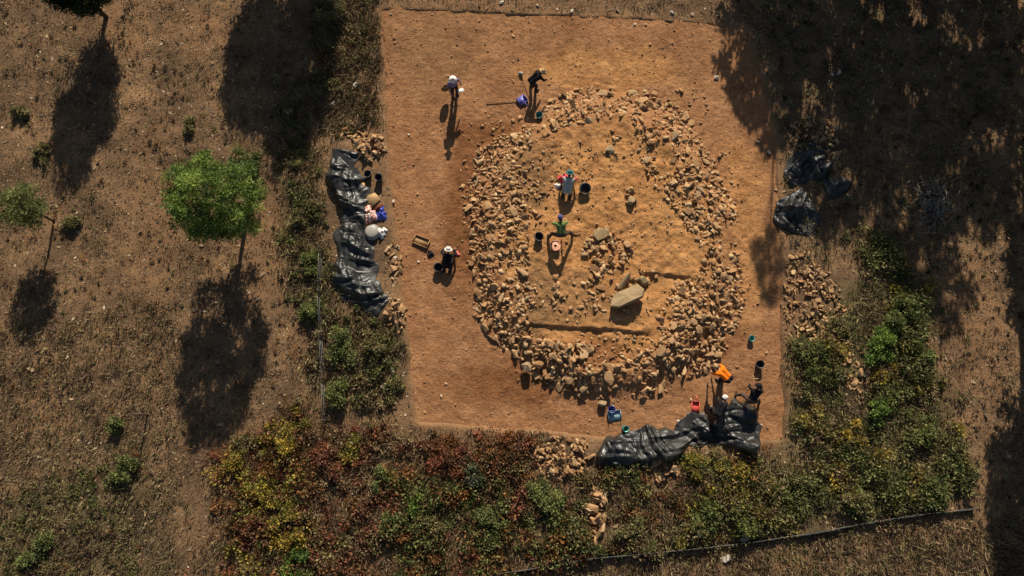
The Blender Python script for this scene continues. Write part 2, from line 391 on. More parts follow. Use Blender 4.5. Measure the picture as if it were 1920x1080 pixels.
near(1120, 400, 140, 150, 150, .07, .2); near(1220, 450, 90, 60, 50, .07, .18); near(1130, 580, 110, 30, 60, .09, .22); near(1110, 650, 110, 30, 50, .09, .22); near(1080, 300, 90, 40, 50, .07, .18)
ring = empty('stone_ring', (float(RC[0]), float(RC[1]), 0.0), 0, 'great oval ring of piled pale fieldstones in the middle of the excavation', 'stone ring')
build_stones(ring, items, 300, 'stone_rubble')

def heap(lists, name, label, keep=80):
    it = []
    for (px, py, rx, ry, n, a, b, pile) in lists: near(px, py, rx, ry, n, a, b, 0, it, pile, .5)
    c = S(lists[0][0], lists[0][1]); e = empty(name, c, 0, label, 'stone pile'); build_stones(e, it, min(keep, 300), 'stone_rubble')
heap([(694, 276, 30, 30, 90, .18, .36, .35), (655, 250, 22, 12, 14, .2, .36, .1)], 'stone_heap', 'small heap of pale stones at the upper end of the long black tarp')
heap([(738, 490, 16, 34, 34, .18, .34, .1)], 'stone_scatter', 'thin line of small stones along the left edge of the dig beside the tarp')
heap([(742, 590, 18, 36, 40, .2, .38, .2)], 'stone_heap', 'little stone pile by the lower tip of the long black tarp')
heap([(1055, 858, 52, 40, 150, .18, .38, .4)], 'stone_heap', 'broad pale stone heap in red weeds below the bottom edge of the dig')
heap([(1118, 962, 18, 50, 40, .26, .55, .3)], 'stone_heap', 'narrow column of large pale stones among green bushes near the bottom')
heap([(1246, 885, 28, 26, 40, .18, .4, .2)], 'stone_heap', 'small stone pile beside the shaded end of the crumpled tarp at the bottom')
heap([(1525, 580, 60, 80, 260, .12, .30, .2), (1505, 510, 34, 40, 70, .12, .28, .1), (1560, 640, 40, 40, 50, .12, .26, .1)], 'stone_heap', 'wide scatter of broken stones along the right bank of the dig', 120)
heap([(1605, 695, 28, 40, 70, .16, .34, .25)], 'stone_heap', 'stone pile between green bushes right of the dig')
heap([(1525, 255, 50, 40, 130, .12, .3, .25), (1560, 300, 22, 24, 24, .2, .42, .2)], 'stone_heap', 'shaded stone heap above the black plastic at the right edge', 80)

def slab(name, px, py, dims, rot, label, seed, lift=.1, mat=None):
    me, V, F = stone_proto(seed, dims, 22); me.materials.clear(); me.materials.append(mat or stone_slab)
    o = link(name, me); o.location = S(px, py, lift); o.rotation_euler = rot; return tag(o, label, 'stone')
def upright_slab(px, py, label):
    # big grey slab standing on edge, leaning back, broad face to the sky
    pts = [(-.97, -.30), (-.88, .08), (-.52, .30), (.28, .46), (.74, .54), (1.0, .20), (.84, -.10), (.20, -.27), (-.55, -.40)]
    bm = bmesh.new(); lo = [bm.verts.new((a * 1.0, b * .95, -.11 + .02 * math.sin(a * 5))) for a, b in pts]; hi = [bm.verts.new((a * .97 + .02 * math.sin(b * 9), b * .94, .10 + .04 * math.cos(a * 4 + b * 3))) for a, b in pts]
    n = len(pts)
    for i in range(n): bm.faces.new((lo[i], lo[(i + 1) % n], hi[(i + 1) % n], hi[i]))
    cl = bm.verts.new((0, 0, -.13)); ch = bm.verts.new((.05, .02, .15))
    for i in range(n): bm.faces.new((hi[i], hi[(i + 1) % n], ch)); bm.faces.new((lo[(i + 1) % n], lo[i], cl))
    me = bpy.data.meshes.new('slab'); bm.to_mesh(me); bm.free(); me.materials.append(stone_slab)
    o = link('stone_slab', me); o.location = S(px, py, .36); o.scale = (.84, 1.08, 1.0); o.rotation_euler = (math.radians(-20), math.radians(-10), math.radians(10)); return tag(o, label, 'stone')
upright_slab(1174, 560, 'large flat grey slab propped up and casting a dark shadow inside the ring')
slab('long_stone', 1170, 530, (1.05, .30, .26), (.1, -.25, 1.0), 'long narrow pale stone leaning against the big grey slab', 401, .16)
slab('boulder', 1205, 527, (.62, .42, .34), (.2, .1, -.9), 'brown rounded stone just right above the big grey slab', 402, .12)
slab('boulder', 1127, 440, (.85, .62, .34), (.1, .1, .3), 'broad flat stone above the central rubble inside the ring', 403, .1)
slab('boulder', 1143, 283, (.5, .44, .22), (0, .1, .8), 'single flat yellowish stone on bare soil in the upper ring', 404, .08)
slab('boulder', 1183, 378, (.5, .34, .34), (.3, .1, 1.4), 'lone pale stone standing on bare soil right of the kneeling person', 405, .14)
slab('boulder', 1129, 757, (.42, .34, .30), (.2, .1, .3), 'lone stone just below the ring above the blue dustpan', 406, .14)
slab('boulder', 987, 690, (.55, .5, .45), (.2, .1, .3), 'pale block at the lower left outer edge of the ring casting shadow', 407, .3)
slab('boulder', 1396, 1010, (.5, .3, .25), (0, 0, .4), 'pale stone lying on the dry ground below the dark fence', 408, .08, stone_pale)
slab('boulder', 1360, 1047, (.55, .34, .25), (0, 0, .3), 'whitish oblong stone near the bottom edge right of centre', 409, .08, stone_pale)
for i, (px, py, s, lab) in enumerate([
        (733, 27, .17, 'small white stone in the upper left corner of the dig'), (941, 5, .30, 'white stone on the strip above the top edge of the dig'),
        (1008, 11, .22, 'white stone right of the larger white one above the dig'), (1190, 47, .20, 'white pebble inside the upper right of the dig'),
        (1298, 28, .24, 'white stone near the shaded upper right corner of the dig'), (1260, 24, .24, 'whitish stone on the top edge line of the dig'),
        (1072, 22, .28, 'brown stone on the top edge line of the dig'), (766, 253, .16, 'white pebble left of the shadow of the standing person'),
        (738, 378, .24, 'pale stone on the dig floor right of the blue bag'), (748, 465, .22, 'pale stone on the left side of the dig near the tray'),
        (742, 484, .30, 'oblong pale stone by the left edge of the dig'), (827, 742, .17, 'white pebble in the lower left of the dig'),
        (785, 491, .16, 'white pebble beside the person in black'), (557, 423, .30, 'white stone in the weeds left of the black tarp'),
        (1427, 797, .17, 'white pebble right of the crumpled tarp'), (1271, 789, .18, 'white pebble left of the red dustpan'),
        (1441, 286, .30, 'pale stone at the right edge of the dig where the shade ends'), (1420, 266, .20, 'white pebble on the edge of the shade at upper right'),
        (1572, 137, .36, 'bright stone in deep shade at upper right'), (1560, 140, .24, 'smaller bright stone beside the one in deep shade'),
        (667, 160, .36, 'pale stone on the bank left of the upper dig'), (625, 195, .30, 'pale stone on the bank below the other, left of the dig'),
        (720, 725, .34, 'white stone in weeds at the lower left bank'), (738, 700, .30, 'pale stone at the lower left edge of the dig'),
        (1343, 146, .34, 'pale stone on the sunny side of the shade edge')]):
    o = link('loose_stone', PALE[i % 4]); o.location = S(px, py, s * .2); s *= .82; o.scale = (s * 1.1, s, s * .8); o.rotation_euler = (.2, .1, i * 1.3); tag(o, lab, 'stone', 'loose stones')

# ------------------------------------------------------------------ foliage
PAL = {
    'green': [(.120, .142, .046), (.150, .168, .054), (.175, .182, .062), (.088, .108, .038)],
    'bright': [(.120, .180, .040), (.155, .215, .046), (.195, .245, .054), (.080, .125, .034)],
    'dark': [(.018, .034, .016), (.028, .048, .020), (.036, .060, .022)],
    'olive': [(.160, .145, .058), (.195, .168, .070), (.125, .115, .048), (.220, .180, .085)],
    'yellow': [(.330, .260, .045), (.270, .225, .045), (.190, .180, .045), (.390, .280, .055), (.140, .145, .040)],
    'red': [(.240, .085, .048), (.190, .080, .048), (.260, .115, .055), (.150, .075, .046), (.200, .110, .060)],
    'rust': [(.260, .120, .042), (.210, .100, .040), (.150, .082, .036), (.125, .085, .036)],
    'grey': [(.130, .140, .085), (.160, .170, .110), (.095, .105, .062)],
    'straw': [(.250, .180, .095), (.200, .140, .075), (.150, .105, .060), (.320, .235, .130)],
    'brown': [(.120, .080, .048), (.090, .060, .038), (.150, .100, .058)],
}
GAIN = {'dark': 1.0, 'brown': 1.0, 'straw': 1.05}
def tints(pal, n, var=.22):
    p = np.array(PAL[pal]) * GAIN.get(pal, 1.22); c = p[R.integers(len(p), size=n)] * R.uniform(1 - var, 1 + var, (n, 1)); return c
def leaves(cent, out_dir, length, width, col):
    """diamond leaves; cent (n,3), out_dir (n,3)"""
    n = len(cent); d = out_dir + R.normal(0, .55, (n, 3)); d /= np.linalg.norm(d, axis=1)[:, None] + 1e-9
    a = R.normal(size=(n, 3)); s = np.cross(d, a); s /= np.linalg.norm(s, axis=1)[:, None] + 1e-9
    L = length * R.uniform(.6, 1.3, (n, 1)); W = width * R.uniform(.6, 1.3, (n, 1))
    V = np.stack([cent - d * L * .5, cent + s * W * .5, cent + d * L * .5, cent - s * W * .5], 1).reshape(-1, 3)
    F = np.arange(n * 4).reshape(n, 4); return V, F, np.repeat(col, 4, 0)
def crown_mesh(name, cr, n_clump, per, rc, ll, lw, pal, shell=.55, flat=1.0, holes=0.0):
    """crown of leaf clumps filling an ellipsoid of semi axes cr centred at the origin"""
    d = R.normal(size=(n_clump, 3)); d /= np.linalg.norm(d, axis=1)[:, None]
    r = shell + (1 - shell) * R.random((n_clump, 1)) ** .6
    lump = 1 + .42 * np.array([float(fbm(np.array([q[0] * 1.7 + 5]), np.array([q[1] * 1.7 + q[2] * 2.3]), 1.0, 2, 5)[0]) for q in d])[:, None]
    c = d * r * np.array(cr) * lump
    cl = np.repeat(c, per, 0); col0 = np.repeat(tints(pal, n_clump, .30), per, 0)
    o = R.normal(size=(len(cl), 3)); on = o / np.linalg.norm(o, axis=1)[:, None]
    rad = rc * R.random((len(cl), 1)) ** .5; P_ = cl + on * rad * np.array([1, 1, .75])
    col = col0 * R.uniform(.75, 1.25, (len(cl), 1))
    V, F, T = leaves(P_, on + np.array([0, 0, .35]), ll, lw, col)
    return mesh_np(name, V, F, T), c
def tube(pts, rad, k=7):
    pts = [Vector(p) for p in pts]; V = []; F = []
    for i, p in enumerate(pts):
        dd = (pts[min(i + 1, len(pts) - 1)] - pts[max(i - 1, 0)]).normalized(); a = dd.orthogonal().normalized(); b = dd.cross(a)
        for j in range(k):
            an = 2 * math.pi * j / k; V.append(p + (a * math.cos(an) + b * math.sin(an)) * rad[i])
    for i in range(len(pts) - 1):
        for j in range(k): F.append((i * k + j, i * k + (j + 1) % k, (i + 1) * k + (j + 1) % k, (i + 1) * k + j))
    V.append(pts[0]); V.append(pts[-1]); n0 = len(V) - 2
    F4 = [f for f in F]
    T = [(n0, (j + 1) % k, j, j) for j in range(k)]
    e = (len(pts) - 1) * k
    T2 = [(n0 + 1, e + j, e + (j + 1) % k, e + (j + 1) % k) for j in range(k)]
    tri = []
    for f in F4: tri += [(f[0], f[1], f[2]), (f[0], f[2], f[3])]
    tri += [(a, b, c) for a, b, c, _ in T] + [(a, b, c) for a, b, c, _ in T2]
    return np.array([v[:] for v in V]), np.array(tri)
def join(parts):
    Vs, Fs, o = [], [], 0
    for V, F in parts: Vs.append(V); Fs.append(F + o); o += len(V)
    return np.vstack(Vs), np.vstack(Fs)
def tree(name, base, ctr_h, cr, label, pal='green', n_clump=150, per=90, rc=.42, ll=.20, lw=.06, trunk=.11, bend=(0, 0), off=(0, 0), group=None, shell=.5):
    e = empty(name, base, 0, label, 'tree', group)
    cm, cc = crown_mesh('crown', cr, n_clump, per, rc, ll, lw, pal, shell)
    link('crown', cm, LEAF, e, (off[0], off[1], ctr_h))
    top = Vector((off[0], off[1], ctr_h))
    mid = Vector((bend[0], bend[1], ctr_h * .45))
    pts = [Vector((0, 0, -.15)), mid * .5, mid, (mid + top) * .5, top + Vector((0, 0, cr[2] * .4))]
    parts = [tube(pts, [trunk * 1.25, trunk, trunk * .85, trunk * .6, trunk * .2], 8)]
    for i in range(min(14, len(cc))):
        tip = Vector(cc[i * (len(cc) // 14) % len(cc)]) + top; st = pts[2].lerp(pts[4], .15 + .6 * R.random())
        parts.append(tube([st, st.lerp(tip, .5) + Vector((0, 0, .1)), tip], [trunk * .35, trunk * .22, trunk * .06], 5))
    V, F = join(parts); link('trunk', mesh_np('trunk', V, F, smooth=True), BARK, e); return e
def copytree(o, loc, rz, sc, label=None):
    c = o.copy(); COL.objects.link(c); c.location = loc; c.rotation_euler = (0, 0, rz); c.scale = (sc,) * 3
    for ch in o.children:
        k = ch.copy(); COL.objects.link(k); k.parent = c
    if label: c['label'] = label
    return c
CW = math.tan(SUN_EL)
def shade_base(px, py, H):
    """where a tree of height H stands whose shadow tip falls on this spot"""
    p = G(px, py); return Vector((p[0] + SUNV.x / SUNV.z * H, p[1] + SUNV.y / SUNV.z * H, 0))

tree('young_tree', S(462, 414), 3.9, (2.0, 1.9, 2.35), 'bright green bushy young tree left of the long black tarp', 'bright', 190, 115, .36, .20, .052, .10, (.05, .1), (-.05, -.05), None, .5)
tree('young_tree', S(101, 415), 2.5, (1.05, .95, .85), 'small pale green tree with thin bent trunk at the left edge', 'green', 60, 80, .34, .2, .045, .055, (.12, .0), (.0, .0), None, .3)
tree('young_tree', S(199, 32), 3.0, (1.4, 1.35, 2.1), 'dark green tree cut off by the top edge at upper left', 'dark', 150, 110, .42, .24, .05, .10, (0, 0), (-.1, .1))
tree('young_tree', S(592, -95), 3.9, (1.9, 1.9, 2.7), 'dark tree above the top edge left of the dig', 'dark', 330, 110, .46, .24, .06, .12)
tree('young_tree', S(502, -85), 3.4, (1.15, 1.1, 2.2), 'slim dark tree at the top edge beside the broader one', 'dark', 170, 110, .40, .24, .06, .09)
# grove above and right of the frame that throws the deep shade over the right side
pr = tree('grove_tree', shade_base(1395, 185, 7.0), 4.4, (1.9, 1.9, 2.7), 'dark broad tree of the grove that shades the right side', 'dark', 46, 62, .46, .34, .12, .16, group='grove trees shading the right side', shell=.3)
for (px, py, H, rz) in [(1440, 255, 7.6, 1.0), (1490, 300, 7.9, 2.0), (1575, 430, 9.6, 3.1), (1660, 470, 10.0, .6), (1745, 585, 11.6, 4.0), (1830, 440, 9.8, 2.5), (1910, 420, 9.5, .2),
                        (1500, 160, 6.8, 5.5), (1620, 230, 7.4, 4.4), (1860, 230, 7.4, 2.9), (1730, 120, 6.6, 1.2)]:
    copytree(pr, shade_base(px, py, H), rz, H / 7.0)
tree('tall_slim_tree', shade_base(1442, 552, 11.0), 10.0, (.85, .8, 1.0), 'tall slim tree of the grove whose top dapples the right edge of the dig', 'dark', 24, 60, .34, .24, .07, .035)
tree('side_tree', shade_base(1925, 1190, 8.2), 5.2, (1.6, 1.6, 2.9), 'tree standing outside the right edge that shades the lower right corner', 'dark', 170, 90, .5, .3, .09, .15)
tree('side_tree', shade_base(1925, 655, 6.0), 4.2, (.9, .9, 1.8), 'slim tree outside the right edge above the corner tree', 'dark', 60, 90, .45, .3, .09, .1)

# ------------------------------------------------------------------ stuff: litter, grass, undergrowth
FRAMEP = [(-60, -60), (1980, -60), (1980, 1140), (-60, 1140)]
HEAPS = [(*G(a_, b_)[:2], c_ / 39., d_ / 39.) for a_, b_, c_, d_ in [(1055, 858, 55, 42), (1118, 962, 20, 50), (1246, 885, 30, 26), (1525, 580, 50, 66), (1605, 695, 30, 42), (742, 590, 20, 36), (694, 276, 32, 32)]]
TARPS_KEEP = [(LT_W, .55), (BT_W, .5)]
def sample_px(poly, n, margin=.05, ragged=0.0, patchy=None):
    """n ground points inside a survey polygon (its border made ragged), outside the dig and off the tarps"""
    W = Garr(poly); mn, mx = W.min(0) - ragged, W.max(0) + ragged; out = np.zeros((0, 2))
    while len(out) < n:
        C = mn + (mx - mn) * R.random((n * 3 + 50, 2))
        if ragged: C = C[sdin(C[:, 0], C[:, 1], W) + ragged * 1.6 * fbm(C[:, 0], C[:, 1], .5, 3, 15) + R.normal(0, ragged * .35, len(C)) > 0]
        else: C = C[inpoly(C[:, 0], C[:, 1], W)]
        if patchy is not None: C = C[fbm(C[:, 0], C[:, 1], .75, 3, 17) + R.normal(0, .12, len(C)) > patchy]
        C = C[sdin(C[:, 0], C[:, 1], TRENCH) < -margin]
        for hx, hy, rx_, ry_ in HEAPS: C = C[np.hypot((C[:, 0] - hx) / rx_, (C[:, 1] - hy) / ry_) + .3 * fbm(C[:, 0], C[:, 1], 1.5, 2, 19) > .95]
        for sp, rr in TARPS_KEEP: C = C[dseg(C[:, 0], C[:, 1], sp) > rr]
        if len(C) == 0: break
        out = np.vstack([out, C])
    out = out[:n]; return np.column_stack([out, hz(out[:, 0], out[:, 1])])
def grass(pts, pals, blades=9, hgt=.22, spread=.10, wid=.022):
    n = len(pts); k = blades; base = np.repeat(pts, k, 0); sc = np.repeat(R.uniform(.5, 1.5, (n, 1)), k, 0)
    base = base + np.column_stack([R.normal(0, spread, (n * k, 2)) * sc, np.zeros(n * k)])
    d = np.column_stack([R.normal(0, .75, (n * k, 2)), np.ones(n * k)]); d /= np.linalg.norm(d, axis=1)[:, None]
    h = hgt * R.uniform(.5, 1.4, (n * k, 1)) * sc
    a = R.uniform(0, 6.28, n * k); s = np.column_stack([np.cos(a), np.sin(a), np.zeros(n * k)]) * wid * R.uniform(.6, 1.5, (n * k, 1))
    V = np.stack([base - s - np.array([0, 0, .02]), base + s - np.array([0, 0, .02]), base + d * h], 1).reshape(-1, 3)
    col = np.vstack([tints(pals[i], 1) for i in R.integers(len(pals), size=n)]); col = np.repeat(col, k, 0) * R.uniform(.7, 1.3, (n * k, 1))
    return V, np.arange(n * k * 3).reshape(-1, 3), np.repeat(col, 3, 0)
def joinT(parts):
    Vs, Fs, Ts, o = [], [], [], 0
    for V, F, T in parts: Vs.append(V); Fs.append(F + o); Ts.append(T); o += len(V)
    return np.vstack(Vs), np.vstack(Fs), np.vstack(Ts)
def clumps(pts, pals, per=45, r=.28, h=.35, ll=.13, lw=.07, patch=.35):
    n = len(pts); sc = np.clip(R.lognormal(-.12, .42, (n, 1)), .4, 2.2)
    # neighbouring clumps share a colour: pick by a slow noise
    u = (fbm(pts[:, 0], pts[:, 1], patch, 2, 91) + .75) / 1.5 * len(pals) + R.normal(0, .55, n)
    idx = u.astype(int) % len(pals)
    col = np.vstack([tints(pals[i], 1, .3) for i in idx]); k = per
    c = np.repeat(pts, k, 0); s = np.repeat(sc, k, 0); o = R.normal(size=(n * k, 3)); o /= np.linalg.norm(o, axis=1)[:, None]
    o[:, 2] = np.abs(o[:, 2]); P_ = c + o * np.array([r, r, h]) * s * R.random((n * k, 1)) ** .45 + np.array([0, 0, .04])
    cc = np.repeat(col, k, 0) * R.uniform(.65, 1.35, (n * k, 1))
    return leaves(P_, o + np.array([0, 0, .4]), ll, lw, cc)
def stuff(name, mesh_parts, mat, label, cat):
    V, F, T = mesh_parts; tag(link(name, mesh_np(name, V, F, T), mat), label, cat, None, 'stuff')

LEFTF = [(-60, -60), (600, -60), (600, 800), (380, 900), (380, 1140), (-60, 1140)]
LSTRIP = [(520, 150), (620, 150), (612, 300), (625, 520), (740, 610), (745, 745), (610, 790), (570, 640), (530, 420)]
TOPS = [(600, -60), (705, -60), (715, 240), (625, 260), (600, 120)]
BOTTOM = [(390, 890), (500, 800), (600, 770), (780, 805), (1000, 815), (1110, 830), (1130, 890), (1300, 880), (1440, 850), (1400, 980), (1250, 1015), (950, 1070), (900, 1140), (360, 1140)]
RIGHTG = [(1490, 640), (1560, 600), (1640, 460), (1730, 560), (1735, 680), (1760, 740), (1815, 930), (1640, 965), (1380, 1005), (1250, 1015), (1330, 930), (1420, 860), (1480, 830)]
SHADE = [(1330, -60), (1980, -60), (1980, 470), (1800, 430), (1740, 560), (1640, 470), (1480, 500), (1470, 290), (1400, 40)]
BELOWF = [(960, 1090), (1400, 1030), (1830, 965), (1980, 960), (1980, 1140), (930, 1140)]
RFIELD = [(1740, 600), (1800, 430), (1980, 440), (1980, 960), (1830, 950), (1760, 740)]
GLEFT = [(60, 900), (200, 870), (260, 940), (255, 1140), (0, 1140), (-20, 960)]
g = [grass(sample_px(LEFTF, 6500), ['straw', 'brown', 'straw', 'olive'], 8, .11, .12, .018),
     grass(sample_px([(-60, 620), (330, 560), (330, 1140), (-60, 1140)], 2200), ['straw', 'brown', 'straw', 'olive'], 10, .20, .13, .02),
     grass(sample_px(TOPS, 900, .05, .5), ['straw', 'olive', 'brown', 'straw'], 10, .30, .11), grass(sample_px(LSTRIP, 1100, .05, .6), ['straw', 'olive', 'brown'], 10, .28, .11),
     grass(sample_px(BOTTOM, 2600, .05, .9), ['straw', 'brown', 'olive', 'red', 'straw'], 11, .36, .15, .02), grass(sample_px(RIGHTG, 2600, .05, .9), ['straw', 'olive', 'green', 'straw'], 11, .28, .15, .022),
     grass(sample_px(BELOWF, 1700), ['straw', 'straw', 'brown', 'olive'], 10, .28, .12), grass(sample_px(RFIELD, 700), ['straw', 'brown'], 8, .13, .10),
     grass(sample_px(SHADE, 1800), ['straw', 'brown', 'olive'], 9, .24, .12), grass(sample_px([(690, -60), (1400, -60), (1340, 38), (700, 10)], 350), ['straw', 'brown'], 8, .12, .1)]
stuff('dry_grass', joinT(g), GRASS, 'dry straw and brown grass tufts covering the ground around the dig', 'grass')
n = 34000; pts = sample_px(FRAMEP, n); up = np.tile(np.array([0, 0, .015]), (n, 1))
a = R.uniform(0, 6.28, n); L = R.lognormal(math.log(.045), .5, n)[:, None]; dr = np.column_stack([np.cos(a), np.sin(a), R.normal(0, .25, n)]); sd = np.column_stack([-np.sin(a), np.cos(a), R.normal(0, .25, n)])
V = np.stack([pts + up - dr * L, pts + up + sd * L * .5, pts + up + dr * L, pts + up - sd * L * .5], 1).reshape(-1, 3)
col = np.where(R.random((n, 1)) < .6, tints('brown', n, .6), tints('straw', n, .4)); pale = R.random(n) < .03; col[pale] = (.50, .40, .29)
stuff('leaf_litter', (V, np.arange(n * 4).reshape(-1, 4), np.repeat(col, 4, 0)), CHIP, 'dead leaves and bits strewn over the ground outside the dig', 'leaf litter')
stuff('weed_undergrowth', joinT([
    clumps(sample_px([(385, 900), (480, 800), (580, 770), (580, 1140), (370, 1140)], 330, .1, .6, -.10), ['yellow', 'olive', 'rust', 'yellow', 'red', 'rust'], 60, .34, .50, .17, .075, .8),
    clumps(sample_px([(560, 800), (780, 800), (760, 1140), (560, 1140)], 300, .15, .6, -.10), ['red', 'rust', 'straw', 'red', 'olive', 'red'], 60, .34, .46, .16, .07, .8),
    clumps(sample_px([(780, 806), (1010, 816), (1000, 900), (800, 900)], 130, .12, .4, -.2), ['red', 'rust', 'red', 'straw'], 56, .32, .40, .16, .07, .9),
    clumps(sample_px([(740, 890), (1100, 890), (1110, 1040), (900, 1090), (740, 1110)], 420, .1, .6, -.12), ['green', 'olive', 'green', 'rust', 'green', 'red', 'olive'], 60, .36, .54, .17, .075, .8),
    clumps(sample_px([(1080, 870), (1440, 850), (1400, 985), (1240, 1020), (1090, 1040)], 300, .1, .5, -.05), ['straw', 'olive', 'rust', 'green', 'straw', 'olive'], 54, .32, .42, .15, .065, .8)]), LEAF,
      'tangle of red, rust, yellow and green weeds along the bottom of the picture', 'weeds')
stuff('bramble_cover', clumps(sample_px(RIGHTG, 820, .25, .8, .04), ['green', 'olive', 'green', 'olive', 'yellow', 'straw', 'green'], 60, .36, .50, .17, .075, .8), LEAF,
      'dense green bramble cover right of and below the dig', 'brambles')
stuff('bank_weeds', joinT([clumps(sample_px(LSTRIP, 200, .5, .6, -.02), ['olive', 'straw', 'green', 'olive', 'straw'], 36, .26, .34, .16, .07, .6), clumps(sample_px(TOPS, 150, .5, .5, -.1), ['olive', 'straw', 'olive', 'rust'], 30, .24, .3, .15, .06)]), LEAF,
      'olive and brown weeds on the bank left of the dig', 'weeds')
stuff('low_weeds', joinT([clumps(sample_px(GLEFT, 420), ['olive', 'green', 'olive', 'brown'], 26, .20, .16, .11, .05), clumps(sample_px(LEFTF, 700, .05, 0, -.1), ['brown', 'olive', 'brown', 'rust', 'brown'], 22, .17, .11, .10, .045),
                          clumps(sample_px(SHADE, 420), ['brown', 'olive', 'dark'], 26, .22, .22, .12, .06), clumps(sample_px(BELOWF, 160), ['olive', 'brown', 'straw'], 24, .18, .2, .11, .05),
                          clumps(sample_px(RFIELD, 120), ['brown', 'olive'], 20, .13, .1, .1, .05)]), LEAF, 'low brown and olive weeds dotted over the dry field', 'weeds')
# grit on the dug floor
mnT, mxT = TRENCH.min(0), TRENCH.max(0); C = mnT + (mxT - mnT) * R.random((7000, 2)); C = C[sdin(C[:, 0], C[:, 1], TRENCH) > .1][:5200]
Vs, Fs, Rn, off = [], [], [], 0
zz = hz(C[:, 0], C[:, 1])
for (p, z) in zip(C, zz):
    k = int(R.integers(len(PROTO))); s = float(np.clip(R.lognormal(math.log(.052), .55), .025, .2)); v = PROTO[k][1] @ rotm((R.normal(0, .4), R.normal(0, .4), R.uniform(0, 6.28))).T * s + np.array([p[0], p[1], z + s * .1])
    Vs.append(v); Fs.append(PROTO[k][2] + off); Rn.append(np.full(len(v), R.random() * .9)); off += len(v)
tag(link('grit', mesh_np('grit', np.vstack(Vs), np.vstack(Fs), attrs={'rnd': np.concatenate(Rn)}), stone_many), 'grit and small broken stone strewn on the dug orange floor', 'grit', None, 'stuff')

# ------------------------------------------------------------------ single shrubs
def shrub(px, py, r, h, pal, label, n=None):
    e = empty('shrub', S(px, py), R.uniform(0, 6), label, 'shrub', None)
    r *= 1.25; h *= .9; nc = int(16 + 36 * r); per = 46
    d = R.normal(size=(nc, 3)); d /= np.linalg.norm(d, axis=1)[:, None]; d[:, 2] = np.abs(d[:, 2])
    nl = int(R.integers(4, 7)); la = R.uniform(0, 6.28, nl); lr = r * R.uniform(.25, .85, nl); ls = R.uniform(.35, .65, nl); wl = R.integers(nl, size=nc)   # a shrub of several uneven lobes
    c = d * np.array([r, r, h * .8]) * ls[wl][:, None] * R.random((nc, 1)) ** .4 + np.array([0, 0, h * .15]); c[:, 0] += np.cos(la[wl]) * lr[wl]; c[:, 1] += np.sin(la[wl]) * lr[wl]; c[:, 2] += h * .3 * R.random(nl)[wl]
    cl = np.repeat(c, per, 0); o = R.normal(size=(len(cl), 3)); o /= np.linalg.norm(o, axis=1)[:, None]; P_ = cl + o * .17 * (.6 + r) * R.random((len(cl), 1)) ** .5; P_[:, 2] = np.maximum(P_[:, 2], .03)
    col = np.repeat(tints(pal, nc, .3), per, 0) * R.uniform(.8, 1.45, (len(cl), 1))
    V, F, T = leaves(P_, o + np.array([0, 0, .4]), .13, .058, col); link('foliage', mesh_np('foliage', V, F, T), LEAF, e)
    V, F = join([tube([(0, 0, -.08), Vector(c[i]) * .5 + Vector((0, 0, .05)), c[i]], [.022, .015, .006], 5) for i in range(7)]); link('stem', mesh_np('stem', V, F), BARK, e)
